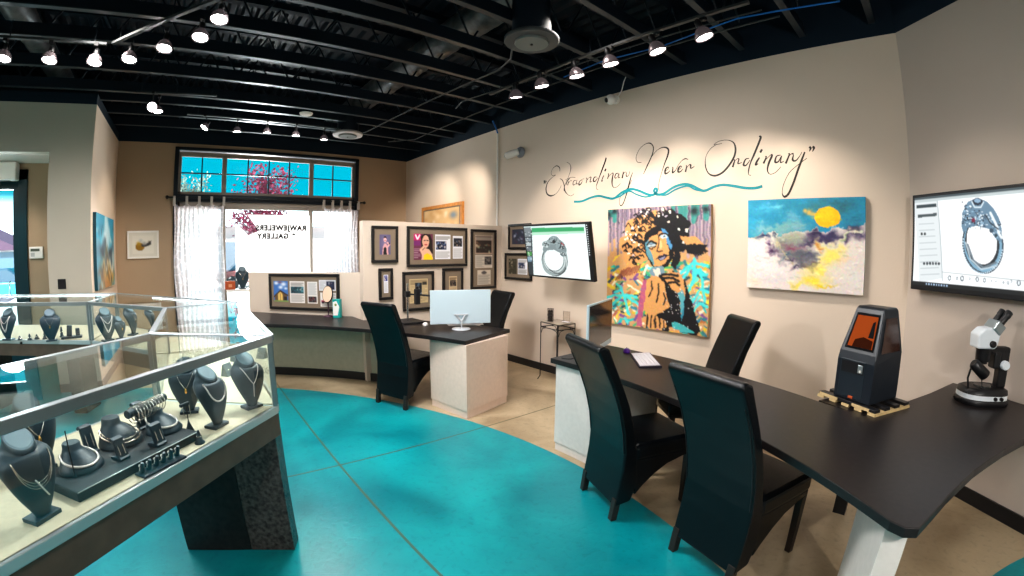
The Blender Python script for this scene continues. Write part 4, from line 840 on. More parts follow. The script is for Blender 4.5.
# ------------------------------------------------------------------ wall lettering (vinyl), traced as flat ribbons
YW = 4.0985
def ribbon(mb, pts, w, z0, s, close=False):
    """pts in zoom pixels; z0 = (x0, y0), s = scale; w = list or number of half-widths (metres)"""
    P = [at(z0[0]+x/s, z0[1]+y/s, 1, YW) for x, y in pts]; P = [Vector((p.x, 0, p.z)) for p in P]
    # smooth (Catmull-Rom)
    S = []; W = []; n = len(P); ws = w if isinstance(w, (list, tuple)) else [w]*n
    for i in range(n-1):
        p0, p1, p2, p3 = P[max(i-1, 0)], P[i], P[i+1], P[min(i+2, n-1)]
        for k_ in range(6):
            t_ = k_/6; S.append(0.5*((2*p1)+(-p0+p2)*t_+(2*p0-5*p1+4*p2-p3)*t_*t_+(-p0+3*p1-3*p2+p3)*t_**3)); W.append(ws[i]*(1-t_)+ws[i+1]*t_)
    S.append(P[-1]); W.append(ws[-1]); vs = []
    for i, p in enumerate(S):
        d = S[min(i+1, len(S)-1)]-S[max(i-1, 0)]; d = d.normalized() if d.length > 1e-7 else Vector((1, 0, 0)); nn = Vector((-d.z, 0, d.x))*W[i]
        vs += [Vector((p.x+nn.x, YW, p.z+nn.z)), Vector((p.x-nn.x, YW, p.z-nn.z))]
    mb.add(vs, [(2*i, 2*i+1, 2*i+3, 2*i+2) for i in range(len(S)-1)])
T1, T2, T3 = .0028, .0062, .010
t = thing('wall_quote', 'black cursive vinyl lettering reading Extraordinary Never Ordinary on the wall', 'wall lettering', (-2.6, YW, 2.6), world=True)
M_INK = mat('black_vinyl', (.02, .016, .014, 1), .4)
z1 = ((540, 150), 9.6); m = MB()
R1 = lambda pts, w: ribbon(m, pts, w, *z1)
R1([(190, 205), (188, 170), (160, 152), (125, 175), (108, 215), (118, 245), (150, 240), (118, 262), (75, 310), (58, 370), (68, 420), (105, 440), (150, 422), (185, 380), (205, 340)], [T1, T2, T2, T1, T1, T1, T1, T1, T2, T3, T3, T3, T1, T1, T1])
R1([(258, 118), (285, 135), (296, 175), (280, 240), (250, 310), (235, 350), (232, 390)], [T1, T1, T2, T1, T1, T2, T3])
R1([(190, 275), (215, 290), (232, 340), (238, 390), (270, 430), (300, 440), (328, 420)], [T1, T2, T2, T3, T1, T1, T1])
R1([(285, 270), (262, 300), (250, 335)], T2); R1([(245, 285), (300, 262), (340, 265)], T1); R1([(275, 300), (265, 340)], T2); R1([(272, 320), (295, 292), (305, 300)], T1)
R1([(345, 290), (322, 300), (318, 335), (345, 322), (355, 285), (350, 325), (368, 322)], [T1, T2, T2, T1, T1, T2, T1])
R1([(400, 285), (378, 305), (375, 335), (395, 322), (405, 300), (400, 285), (425, 275)], [T1, T2, T3, T2, T1, T1, T1])
R1([(440, 270), (452, 275), (442, 318)], [T1, T2, T2]); R1([(445, 300), (468, 268), (490, 262), (480, 305), (500, 300)], [T1, T1, T2, T2, T1])
R1([(545, 260), (522, 262), (512, 295), (530, 300), (555, 265)], [T1, T2, T3, T2, T1])
R1([(628, 78), (632, 90), (600, 180), (575, 245), (552, 310), (540, 350), (545, 375), (558, 380)], [T2, T3, T3, T2, T2, T1, T1, T1])
R1([(612, 245), (600, 272), (592, 300), (605, 292)], [T2, T2, T2, T1]); R1([(632, 180), (622, 205)], T3)
R1([(652, 230), (660, 232), (648, 278)], [T1, T2, T2]); R1([(650, 265), (690, 225), (702, 228), (692, 290), (695, 340), (715, 362), (745, 350), (772, 320)], [T1, T1, T2, T3, T2, T1, T1, T1])
R1([(752, 222), (728, 230), (718, 265), (738, 265), (758, 225), (755, 265), (768, 262)], [T1, T2, T2, T1, T1, T2, T1])
R1([(795, 212), (800, 218), (788, 272)], [T1, T2, T3]); R1([(790, 250), (812, 215), (828, 212)], T1); R1([(830, 215), (828, 250), (850, 245), (862, 205)], [T1, T2, T1, T1])
R1([(890, 215), (870, 270), (850, 350), (825, 440), (800, 510), (778, 535), (762, 510), (770, 455), (810, 400), (850, 350), (880, 290)], [T1, T2, T3, T2, T2, T2, T1, T1, T1, T1, T1])
R1([(35, 300), (46, 300), (38, 322)], T3); R1([(52, 298), (60, 300), (50, 320)], T2)
m.build('word', M_INK, t)
m = MB(); z1 = ((620, 135), 9.6)
R1([(205, 265), (165, 258), (155, 210), (185, 140), (235, 92), (285, 78), (318, 110), (315, 170), (285, 245), (255, 310), (225, 375)], [T1, T1, T1, T1, T1, T2, T2, T2, T2, T2, T1])
R1([(255, 300), (310, 200), (365, 140), (420, 118), (462, 135), (460, 190), (430, 270), (400, 360), (378, 440), (368, 500), (378, 540)], [T1, T1, T1, T2, T3, T3, T2, T1, T1, T1, T1])
R1([(440, 345), (468, 318), (458, 308), (436, 330), (434, 370), (460, 362), (480, 340)], [T1, T1, T2, T3, T3, T2, T1])
R1([(500, 310), (508, 315), (505, 362), (535, 335), (555, 295)], [T1, T2, T3, T1, T1])
R1([(562, 335), (590, 310), (582, 298), (562, 318), (558, 352), (580, 352), (605, 325)], [T1, T1, T2, T3, T3, T2, T1]); R1([(555, 295), (590, 250), (625, 228), (655, 235)], [T1, T1, T2, T1])
R1([(632, 295), (640, 300), (628, 355)], [T1, T2, T3]); R1([(630, 330), (660, 290), (678, 288), (680, 320), (715, 300)], [T1, T1, T3, T2, T1])
m.build('word', M_INK, t)
m = MB(); z1 = ((700, 135), 8.225)
R1([(180, 70), (115, 80), (160, 50), (225, 42), (275, 62), (292, 115), (280, 180), (235, 255), (180, 312), (120, 335), (70, 315), (45, 255), (48, 180), (85, 115), (140, 75)], [T1, T1, T1, T1, T2, T3, T3, T3, T3, T3, T2, T2, T1, T1, T1])
R1([(275, 205), (285, 210), (268, 265)], [T1, T2, T3]); R1([(270, 235), (300, 200), (320, 198), (312, 235), (345, 225)], [T1, T1, T2, T2, T1])
R1([(405, 192), (375, 200), (358, 245), (380, 248), (412, 205)], [T1, T2, T3, T2, T1])
R1([(485, 12), (500, 18), (478, 80), (445, 160), (415, 230), (400, 290), (400, 325), (420, 332)], [T2, T3, T3, T3, T2, T2, T1, T1])
R1([(490, 185), (470, 215), (458, 245), (480, 235)], [T2, T3, T3, T1]); R1([(510, 118), (495, 145)], T3)
R1([(535, 175), (545, 182), (522, 235)], [T1, T2, T3]); R1([(525, 220), (580, 165), (592, 170), (565, 235), (555, 290), (575, 322), (620, 308), (665, 262)], [T1, T1, T3, T3, T2, T1, T1, T1])
R1([(665, 165), (630, 175), (618, 222), (645, 218), (672, 170), (662, 225), (690, 215)], [T1, T2, T3, T2, T1, T2, T1])
R1([(725, 155), (735, 160), (705, 235)], [T1, T2, T3]); R1([(712, 210), (745, 160), (770, 155)], [T1, T1, T3]); R1([(770, 160), (762, 205), (790, 210), (825, 165), (838, 140)], [T1, T3, T2, T1, T1])
R1([(862, 140), (835, 210), (805, 290), (770, 390), (730, 480), (695, 508), (676, 475), (690, 400), (735, 310), (800, 250), (880, 190)], [T2, T3, T3, T3, T3, T3, T1, T1, T1, T1, T1])
R1([(898, 98), (910, 108), (900, 135)], [T3, T3, T1]); R1([(925, 96), (938, 106), (925, 136)], [T3, T3, T1]); m.build('word', M_INK, t)
t = thing('wave_decal', 'teal intertwined wave line decal below the cursive lettering', 'wall decal', (-2.6, YW, 2.3), world=True)
m = MB(); z1 = ((570, 170), 5.12); YW = 4.097
TW = .013
R1([(20, 162), (60, 160), (110, 140), (150, 133), (190, 142), (225, 145), (265, 115), (310, 98), (350, 105), (390, 122), (420, 128), (440, 118), (446, 100), (436, 95), (430, 108), (445, 125), (480, 120), (530, 88), (580, 73), (620, 78), (660, 98), (690, 106), (740, 85), (785, 76), (840, 82), (900, 92), (950, 92), (985, 83)], [TW]*28)
m.build('wave', mat('teal_vinyl', rgb(10, 138, 150), .4), t)
m = MB(); YW = 4.096
R1([(215, 148), (255, 135), (300, 108), (340, 125), (385, 138), (430, 128)], [.008]*6); R1([(440, 122), (490, 128), (540, 100), (600, 82), (640, 100), (680, 108)], [.008]*6)
m.build('wave', mat('teal_vinyl', rgb(10, 138, 150), .4), t)
# ------------------------------------------------------------------ televisions
def ring_drawing(a, cx, cy, rx, ry, rot, line, fillc, stones):
    """engraved style ring: band of two ellipses + clustered head; coordinates in current zoom pixels"""
    a.ell(cx, cy, rx, ry, line, rot=rot); a.ell(cx, cy, rx*.93, ry*.94, fillc, rot=rot); a.ell(cx-1, cy-2, rx*.80, ry*.83, line, rot=rot); a.ell(cx-1, cy-3, rx*.76, ry*.80, (250, 252, 255), rot=rot)
TVR = Vector((-.05, 4.1, 0)) - AN*.10
uA = AD.copy(); tlt = math.radians(4)
# right television: top-left at photo (911.5,194), bottom-left (920,289)
nvec = AN
Otl = on_plane(912.5, 195.5, TVR, AN); Obl = on_plane(920, 289, TVR, AN)
wTV = 1.30; hTV = (Otl-Obl).length; 
t = thing('wall_television', 'large wall television at the right showing a blue silver ring model', 'television', (Otl.x, Otl.y, Obl.z), world=True)
Vd = (Vector((Obl.x, Obl.y, Obl.z)) - Otl).normalized(); Vd = Vector((0, 0, -1)); Obl = Otl + Vd*hTV
def slab(O, U, V, w, h, n, th_, m=None):
    m = m or MB(); c = [O, O+U*w, O+U*w+V*h, O+V*h]; vs = c + [p+n*th_ for p in c]
    m.add(vs, [(3, 2, 1, 0), (4, 5, 6, 7), (0, 1, 5, 4), (1, 2, 6, 5), (2, 3, 7, 6), (3, 0, 4, 7)]); return m
slab(Otl, AD, Vd, wTV, hTV, AN, .05).build('bezel', M_BLACK, t, bevel=.004)
slab(Otl + AD*.4 + Vd*.2 + AN*.05, AD, Vd, .4, .3, AN, .048).build('wall_mount', M_BLACK, t)
bz = .022
A3 = Art(Otl + AD*bz + Vd*bz - AN*.002, AD, Vd, wTV-2*bz, hTV-2*bz-.012, 300, (246, 250, 252)); A3.zoomed(900, 170, 549/124)
A3.poly([(55, 100), (165, 120), (188, 480), (85, 500)], (214, 220, 222)); A3.poly([(40, 110), (560, 50), (900, 20), (900, 40), (560, 72), (300, 100), (60, 136)], (170, 182, 184)); A3.poly([(60, 118), (300, 92), (300, 100), (62, 128)], (90, 104, 108))
A3.poly([(510, 58), (700, 45), (700, 66), (512, 76)], (214, 236, 240)); A3.poly([(168, 124), (560, 76), (900, 50), (900, 600), (560, 545), (188, 455)], (248, 251, 253))
A3.poly([(72, 155), (160, 148), (162, 162), (74, 170)], (52, 66, 72)); A3.poly([(78, 198), (163, 190), (164, 203), (79, 212)], (72, 84, 88)); A3.line([(164, 122), (188, 490)], 1.5, (150, 160, 165))
for i in range(9): A3.line([(84+i, 240+i*28), (150+i*3, 236+i*28)], 1.2, (170, 178, 182))
for x in (96, 110): A3.ell(x, 283, 5, 7, (30, 40, 46))
for i in range(6): A3.ell(107+i*13, 414, 5, 7, (40, 52, 60))
A3.line([(190, 452), (560, 492), (900, 530)], 1.5, (160, 168, 170))
for x, y, r in ((219, 478, 11), (252, 480, 7), (275, 480, 12), (308, 482, 5), (342, 484, 11), (374, 488, 10), (405, 490, 4), (425, 492, 5), (458, 498, 6), (478, 500, 8), (492, 493, 6), (526, 500, 13), (560, 504, 8), (590, 506, 10)): A3.ell(x, y, r*.7, r*1.1, (70, 86, 96)); A3.ell(x, y, r*.4, r*.7, (230, 236, 240))
A3.poly([(98, 500), (560, 560), (900, 600), (900, 640), (98, 525)], (14, 20, 24))
for i in range(9): A3.ell(205+i*13, 522+i*1.6, 3, 4, (180, 200, 230))
# ring
A3.ell(367, 330, 92, 132, (52, 66, 78), rot=-.10); A3.ell(367, 328, 84, 124, (128, 168, 192), rot=-.10); A3.ell(364, 324, 76, 112, (40, 48, 56), rot=-.12); A3.ell(362, 318, 66, 100, (250, 252, 253), rot=-.14)
A3.line([(300, 330), (325, 400), (370, 432), (425, 410)], 3, (110, 124, 134)); A3.line([(290, 320), (312, 395), (360, 440), (428, 425)], 2.2, (190, 205, 214))
for i in range(34):
    a_ = .2+i*.095; A3.ell(367+88*math.cos(a_), 330+127*math.sin(a_), 3.2, 3.2, (200, 222, 236))
A3.poly([(272, 250), (275, 190), (300, 140), (345, 122), (385, 140), (415, 170), (440, 215), (452, 270), (445, 320), (420, 300), (395, 262), (340, 248), (300, 255), (280, 280)], (104, 134, 156))
for i in range(190):
    rr = random.Random(i); x = rr.uniform(274, 447); y = 150+(x-276)*.6+rr.uniform(-20, 90)
    if A3.mask_poly([(x-1, y-1), (x+1, y-1), (x+1, y+1)]).any() or True:
        if (y < 262+max(0, (x-400))*1.4) and y > 130+max(0, x-380)*1.1: A3.ell(x, y, rr.uniform(2, 5), rr.uniform(2, 4.5), rr.choice([(210, 228, 240), (40, 52, 66), (150, 182, 204), (70, 92, 112), (28, 34, 44), (232, 242, 250)]))
A3.ell(343, 140, 24, 16, (36, 46, 62)); A3.ell(343, 136, 15, 9, (140, 170, 196)); A3.line([(318, 140), (330, 165), (358, 165), (370, 142)], 2, (220, 232, 240)); A3.ell(325, 222, 8, 10, (120, 20, 60))
A3.line([(400, 190), (425, 240), (440, 285), (450, 300)], 4, (226, 236, 242)); A3.line([(380, 200), (400, 235), (435, 262)], 2, (40, 50, 60)); A3.ell(404, 268, 9, 10, (60, 80, 96)); A3.ell(425, 290, 6, 8, (40, 60, 70))
A3.line([(480, 78), (505, 76)], 3, (60, 64, 66)); A3.px = False; A3.rect(0, 0, 1, .028, (70, 84, 90)); A3.rect(0, .028, 1, .06, (186, 196, 198)); A3.rect(0, .955, 1, 1, (16, 22, 26)); [A3.rect(.10+i*.018, .965, .108+i*.018, .988, (170, 196, 226)) for i in range(9)]; A3.px = True
A3.mesh('screen', painted_mat('lit_screen', emis=.95), t, off=0)
# left television on a swivel arm: fit a rigid rectangle to its photographed corners
def fit_rect(px, w, h, c0, yaw0):
    px = np.array(px, float); prm = np.array([c0[0], c0[1], c0[2], yaw0, 0., 0.])
    R3 = np.array([list(RR), list(UU), list(FF)])
    def corners(q):
        M_ = Matrix.Translation(q[:3]) @ Euler((q[4], q[5], q[3]), 'XYZ').to_matrix().to_4x4()
        return [M_ @ Vector(v) for v in ((-w/2, 0, h/2), (w/2, 0, h/2), (w/2, 0, -h/2), (-w/2, 0, -h/2))]
    def proj(P):
        v = R3 @ (np.array(P) - np.array(CAM)); th_ = math.atan2(math.hypot(v[0], v[1]), v[2]); r = th_
        for _ in range(12): r = r-(r+A*r**3+B*r**5-th_)/(1+3*A*r*r+5*B*r**4)
        hh = math.hypot(v[0], v[1])+1e-12; return (512+F*r*v[0]/hh, 288-F*r*v[1]/hh)
    res = lambda q: np.concatenate([(np.array([proj(c) for c in corners(q)])-px).ravel(), np.array([q[4]*8, q[5]*12])])
    lam = 1e-2; r = res(prm)
    for _ in range(60):
        J = np.stack([(res(prm+np.eye(6)[i]*1e-4)-r)/1e-4 for i in range(6)], 1); H_ = J.T @ J
        s_ = np.linalg.solve(H_+lam*np.diag(np.diag(H_)+1e-9), -J.T @ r); q = prm+s_; rq = res(q)
        if rq @ rq < r @ r: prm, r = q, rq; lam *= .4
        else: lam *= 3
    return prm, corners(prm), float(r @ r)
prm, cs, err = fit_rect([(521, 224.5), (590, 222), (593.5, 282), (530.5, 276.5)], 1.11, .64, (-3.8, 3.95, 1.62), 0.0)
print('TV fit', prm.round(3), err)
U_ = (cs[1]-cs[0]).normalized(); V_ = (cs[3]-cs[0]).normalized(); N_ = U_.cross(V_)
t = thing('wall_television', 'smaller wall television showing a grey three stone ring drawing', 'television', (prm[0], prm[1], cs[2].z), world=True)
slab(cs[0], U_, V_, 1.11, .64, N_, .045).build('bezel', M_BLACK, t, bevel=.004)
ctr = (cs[0]+cs[2])/2 + N_*.045
MB().bar(ctr, Vector((ctr.x, 4.098, ctr.z)), .12, .12).build('wall_mount', M_BLACK, t)
A4 = Art(cs[0]+U_*.02+V_*.022-N_*.002, U_, V_, 1.11-.075, .64-.045, 200, (236, 248, 248)); A4.zoomed(515, 215, 653/85)
A4.poly([(40, 80), (128, 85), (145, 500), (70, 500)], (46, 56, 62)); A4.poly([(50, 82), (560, 60), (560, 98), (52, 108)], (214, 232, 230)); A4.poly([(128, 100), (530, 92), (532, 122), (130, 134)], (46, 160, 100)); A4.poly([(130, 134), (535, 122), (536, 140), (130, 158)], (178, 220, 196))
A4.poly([(52, 95), (120, 95), (124, 165), (60, 170)], (120, 130, 134))
for i, c in enumerate([(150, 165, 170), (210, 220, 220), (120, 132, 138), (90, 190, 90), (160, 180, 190)]): A4.rect(66+i*3, 175+i*36, 122+i*2, 203+i*36, c, .8)
A4.rect(80, 325, 130, 358, (130, 160, 180), .8)
for i in range(40):
    rr = random.Random(i); A4.ell(rr.uniform(62, 128), rr.uniform(110, 350), 4, 3, rr.choice([(230, 235, 235), (30, 36, 40)]))
A4.ell(306, 350, 101, 122, (70, 80, 82), rot=-.2); A4.ell(306, 349, 97, 118, (150, 164, 164), rot=.25); A4.ell(305, 344, 88, 108, (84, 96, 98), rot=-.2); A4.ell(304, 343, 85, 105, (196, 208, 208), rot=-.2); A4.ell(302, 342, 76, 94, (90, 102, 104), rot=-.2); A4.ell(300, 338, 72, 90, (238, 249, 249), rot=-.2); A4.poly([(212, 262), (225, 215), (262, 180), (330, 178), (372, 210), (398, 262), (392, 320), (362, 300), (300, 268), (250, 272), (222, 300)], (128, 142, 144))
A4.line([(262, 420), (300, 442), (350, 452), (385, 430)], 2, (60, 70, 72)); A4.line([(385, 320), (400, 370), (396, 420)], 2, (220, 230, 230)); A4.poly([(228, 262), (262, 296), (330, 300), (386, 318), (400, 270), (330, 240)], (236, 248, 248), .0)
for cx_, cy_, r_ in ((298, 195, 42), (240, 225, 32), (350, 240, 38), (372, 300, 24)):
    A4.ell(cx_, cy_, r_, r_*.85, (140, 156, 158))
    for i in range(26):
        rr = random.Random(int(cx_)+i); a_ = rr.uniform(0, 6.3); q_ = rr.uniform(0, r_*.85); A4.ell(cx_+q_*math.cos(a_), cy_+q_*math.sin(a_)*.8, rr.uniform(3, 8), rr.uniform(3, 7), rr.choice([(230, 240, 240), (60, 72, 76), (36, 44, 48), (170, 186, 188)]))
A4.ell(298, 205, 14, 14, (24, 30, 34)); A4.line([(355, 215), (375, 232)], 2.5, (170, 40, 50))
A4.mesh('screen', painted_mat('lit_screen', emis=.95), t)
icons = MB(); O5 = cs[0]+U_*(1.11-.04)-N_*.003
for i in range(14): p_ = O5+V_*(.03+i*.024); icons.add([p_, p_+U_*.012, p_+U_*.012+V_*.010, p_+V_*.010], [(3, 2, 1, 0)])
icons.build('icon_strip', mat('icon_glow', rgb(190, 200, 205), .5, emit=rgb(190, 200, 205), es=.6), t)
# ------------------------------------------------------------------ framed pieces
M_CLIP = painted_mat('printed_paper', rough=.55)
def framed(label, cat, O, U, V, w, h, fw, clips, nm='picture_frame', fm=None, mm=None, depth=.03, group=None, fw_mat=None):
    """clips = list of (draw function, u0, v0, u1, v1)"""
    O, U, V = Vector(O), Vector(U).normalized(), Vector(V).normalized(); N_ = U.cross(V)
    base = O + V*h + U*(w/2) + N_*0; t = thing(nm, label, cat, tuple(base), world=True, group=group)
    Of = O - N_*depth
    m = MB()
    for (o_, u_, w_, h_) in ((Of, U, w, fw), (Of+V*(h-fw), U, w, fw)): slab(o_, U, V, w_, h_, N_, depth-.001, m)
    for o_ in (Of+V*fw, Of+V*fw+U*(w-fw)): slab(o_, U, V, fw, h-2*fw, N_, depth-.001, m)
    m.build('frame', fm or M_FRAME, t, bevel=.004)
    mb_ = slab(Of+U*fw+V*fw+N_*.012, U, V, w-2*fw, h-2*fw, N_, depth-.014).build('mat_board', mm or M_MAT, t)
    for (fn, u0, v0, u1, v1, nx) in clips:
        iw, ih = w-2*fw, h-2*fw; a = Art(Of+U*(fw+iw*u0)+V*(fw+ih*v0)+N_*.010, U, V, iw*(u1-u0), ih*(v1-v0), nx, (230, 225, 220)); a.px = False; fn(a)
        pc = a.mesh('picture', M_CLIP, t); pc.parent = mb_
    return t
def text_lines(a, u0, v0, u1, v1, n, c=(120, 116, 112)):
    for i in range(n): v = v0+(v1-v0)*(i+.5)/n; a.line([(u0, v), (u1-(.12*(i % 3 == 2)), v)], max(.8, a.ny/n*.12), c, .7)
def photo(a, u0, v0, u1, v1, base, spots, seed=1):
    a.rect(u0, v0, u1, v1, base); r = random.Random(seed)
    for i in range(26): c = r.choice(spots); x = r.uniform(u0+.03, u1-.03); y = r.uniform(v0+.03, v1-.03); s = r.uniform(.02, .07); a.rect(max(u0, x-s), max(v0, y-s*.8), min(u1, x+s), min(v1, y+s*.8), c, .85)
def clip_house(a):
    a.rect(0, 0, 1, 1, (70, 120, 190))
    for x, y, r in ((.2, .1, .2), (.7, .15, .25), (.5, .3, .2), (.85, .35, .15)): a.blob(x, y, r, (235, 240, 245), .9, ry=r*.5)
    a.blob(.45, .06, .2, (150, 60, 60), .6, .06); a.poly([(0, .72), (.45, .42), (1, .66), (1, .72), (.45, .5), (0, .8)], (60, 44, 36)); a.poly([(.05, .75), (.45, .5), (.95, .7), (.95, .95), (.05, .95)], (110, 84, 60)); a.poly([(.3, .62), (.45, .52), (.6, .6), (.62, .92), (.3, .92)], (226, 190, 110)); a.rect(.43, .6, .46, .92, (60, 44, 36)); a.rect(0, .92, 1, 1, (130, 150, 90)); a.rect(.72, .75, .9, .92, (40, 40, 44))
def clip_pool(a):
    text_lines(a, .08, .06, .92, .22, 4); photo(a, .05, .24, .95, .56, (50, 90, 100), [(30, 60, 70), (90, 150, 160), (170, 190, 190), (40, 44, 50)], 2); text_lines(a, .08, .6, .92, .96, 9)
def clip_text_low(a): text_lines(a, .1, .04, .9, .62, 14, (130, 140, 150)); photo(a, .1, .68, .9, .95, (50, 40, 44), [(120, 60, 60), (30, 30, 34), (90, 90, 96)], 3)
def clip_top(a): a.rect(0, 0, 1, 1, (214, 216, 222)); text_lines(a, .06, .1, .4, .9, 6); photo(a, .45, .1, .95, .9, (40, 50, 76), [(20, 30, 60), (150, 150, 160), (70, 40, 60)], 4)
def clip_mix(a): text_lines(a, .08, .55, .95, .95, 6); photo(a, .3, .1, .6, .5, (80, 130, 140), [(40, 60, 70), (190, 200, 200)], 5); a.rect(.05, .55, .3, .7, (190, 60, 90)); a.ell(.15, .7, .1, .07, (40, 40, 50)); text_lines(a, .65, .08, .95, .5, 6)
ONLY = LN*(-1)
def lw_pt(x, y):
    return on_plane(x, y, LW0 - LN*.002, LN)
p1, p2, p3, p4 = lw_pt(269.5, 273.6), lw_pt(340.5, 274), lw_pt(271, 309), lw_pt(340, 311.2)
O_ = Vector(((p1.x+p3.x)/2, (p1.y+p3.y)/2, (p1.z+p2.z)/2)); w_ = ((p2-p1).length+(p4-p3).length)/2; h_ = (p1.z+p2.z-p3.z-p4.z)/2
framed('wide black frame of magazine pages with a house photo, on the low wall', 'picture frame', O_, LD, (0, 0, -1), w_, h_, .038,
       [(clip_house, .04, .15, .27, .84, 34), (clip_pool, .30, .15, .53, .86, 34), (clip_text_low, .57, .16, .72, .86, 22), (clip_top, .745, .10, .985, .44, 34), (clip_mix, .76, .50, .985, .95, 34)])
XP = -5.1
def part_frame(tl, br, label, clips, fw=.035, mm=None):
    a = at(*tl, 0, XP+.03); b = at(*br, 0, XP+.03); return framed(label, 'picture frame', (XP+.001, a.y, a.z), (0, 1, 0), (0, 0, -1), b.y-a.y, a.z-b.z, fw, clips, mm=mm)
def c_lady(a):
    a.rect(0, 0, 1, 1, (96, 88, 122)); a.blob(.5, .4, .5, (120, 110, 148), .8); a.poly([(.25, 1), (.3, .62), (.42, .45), (.6, .45), (.74, .6), (.8, 1)], (214, 160, 160)); a.poly([(.34, 1), (.36, .68), (.5, .6), (.62, .68), (.66, 1)], (20, 16, 26)); a.line([(.72, .62), (.9, .48), (.7, .4)], 4, (220, 168, 166)); a.ell(.5, .25, .13, .13, (226, 178, 172)); a.poly([(.36, .2), (.42, .08), (.58, .08), (.66, .22), (.5, .15)], (40, 26, 30)); a.line([(.44, .3), (.56, .3)], 1.5, (170, 50, 70)); a.ell(.88, .45, .06, .05, (30, 24, 30))
def c_blue(a): a.rect(0, 0, 1, 1, (232, 232, 240)); photo(a, .1, .03, .9, .35, (60, 70, 150), [(30, 34, 80), (150, 160, 210), (210, 190, 190)], 6); text_lines(a, .12, .4, .88, .96, 14)
def c_news(a): a.rect(0, 0, 1, 1, (206, 184, 142)); text_lines(a, .06, .03, .94, .25, 4, (90, 76, 56)); photo(a, .3, .16, .68, .7, (36, 46, 58), [(90, 110, 130), (20, 24, 30), (160, 165, 160)], 7); text_lines(a, .06, .28, .27, .95, 12, (120, 104, 78)); text_lines(a, .72, .28, .95, .95, 12, (120, 104, 78)); text_lines(a, .3, .75, .68, .95, 4, (120, 104, 78)); a.rect(.7, .12, .95, .26, (60, 56, 52))
def c_small(a): a.rect(0, 0, 1, 1, (210, 186, 150)); text_lines(a, .08, .05, .92, .2, 3, (90, 70, 50)); photo(a, .1, .22, .9, .55, (70, 62, 60), [(30, 28, 30), (150, 130, 110)], 8); text_lines(a, .08, .6, .92, .96, 6, (120, 100, 76))
def c_cover(a):
    a.rect(0, 0, 1, 1, (110, 50, 76)); a.rect(0, 0, .38, .25, (200, 30, 110)); a.line([(.1, .06), (.18, .2)], 3, (250, 250, 250)); a.line([(.2, .2), (.3, .06)], 3, (250, 240, 245)); a.rect(.0, .28, .35, .46, (120, 40, 110)); text_lines(a, .02, .55, .34, .95, 6, (230, 220, 225))
    a.poly([(.35, .1), (.55, .0), (.85, .02), (.97, .25), (1, .75), (.85, .8), (.4, .6)], (34, 20, 18)); a.ell(.62, .3, .18, .24, (224, 172, 148)); a.poly([(.4, 1), (.42, .66), (.58, .55), (.8, .6), (.98, .8), (1, 1)], (226, 178, 152)); a.poly([(.5, 1), (.52, .82), (.7, .74), (.94, .84), (1, 1)], (250, 204, 30)); a.line([(.54, .26), (.6, .25)], 2, (30, 20, 20)); a.line([(.68, .25), (.75, .26)], 2, (30, 20, 20)); a.line([(.58, .42), (.68, .42)], 2.5, (180, 40, 60)); a.line([(.44, .75), (.36, .62), (.52, .5)], 5, (228, 180, 154))
def c_page(a): a.rect(0, 0, 1, 1, (232, 232, 238)); text_lines(a, .06, .06, .94, .22, 3); photo(a, .05, .26, .75, .62, (36, 50, 86), [(20, 26, 40), (120, 140, 180), (200, 190, 190)], 9); text_lines(a, .06, .68, .94, .96, 6)
def c_page2(a): a.rect(0, 0, 1, 1, (230, 230, 236)); photo(a, .08, .1, .92, .48, (40, 46, 60), [(150, 130, 120), (20, 20, 26), (100, 110, 130)], 10); text_lines(a, .08, .54, .92, .96, 9)
def c_tall(a): a.rect(0, 0, 1, 1, (196, 168, 148)); a.rect(0, 0, 1, .14, (226, 206, 186)); text_lines(a, .06, .04, .94, .12, 1, (60, 50, 44)); photo(a, .03, .26, .97, .96, (54, 44, 40), [(120, 90, 70), (30, 26, 26), (200, 180, 150), (110, 130, 110)], 11); text_lines(a, .06, .15, .94, .25, 2)
def c_pg3(a): a.rect(0, 0, 1, 1, (208, 196, 182)); text_lines(a, .06, .05, .5, .95, 10); photo(a, .54, .1, .95, .75, (60, 56, 60), [(30, 28, 30), (150, 140, 130)], 12)
def c_pg4(a): a.rect(0, 0, 1, 1, (206, 194, 178)); text_lines(a, .06, .3, .94, .96, 10); a.ell(.5, .18, .2, .12, (90, 84, 84))
def c_dark(a): photo(a, 0, 0, 1, 1, (50, 54, 70), [(30, 30, 40), (170, 180, 200), (70, 40, 60), (90, 100, 120)], 13)
def c_green(a): photo(a, 0, 0, 1, 1, (66, 62, 50), [(30, 30, 24), (160, 150, 130), (100, 90, 70)], 14)
part_frame((372, 225.5), (398.5, 262.5), 'black framed photo of a woman in a black dress, leftmost on the partition', [(c_lady, .24, .19, .76, .83, 30)])
part_frame((379, 268.5), (393.5, 299.5), 'narrow black frame with a small blue clipping below the photo of the woman', [(c_blue, .25, .14, .75, .84, 16)])
part_frame((407.5, 226), (467.5, 266), 'widest black frame on the partition, magazine cover of a woman in yellow with two pages', [(c_cover, .07, .13, .40, .87, 46), (c_page, .44, .14, .72, .86, 38), (c_page2, .765, .17, .955, .85, 28)])
part_frame((403, 272), (434.5, 309), 'black framed tan newspaper page with a dark photo, lower middle of the partition', [(c_news, .15, .14, .85, .86, 40)])
part_frame((443, 268.5), (463.5, 300), 'small black framed tan clipping partly hidden by the white backed monitor', [(c_small, .25, .2, .75, .86, 20)])
part_frame((471.5, 229), (496.5, 288), 'tall narrow black frame of three stacked clippings, rightmost on the partition', [(c_tall, .1, .06, .9, .40, 30), (c_pg3, .1, .42, .9, .66, 28), (c_pg4, .2, .70, .82, .97, 24)])
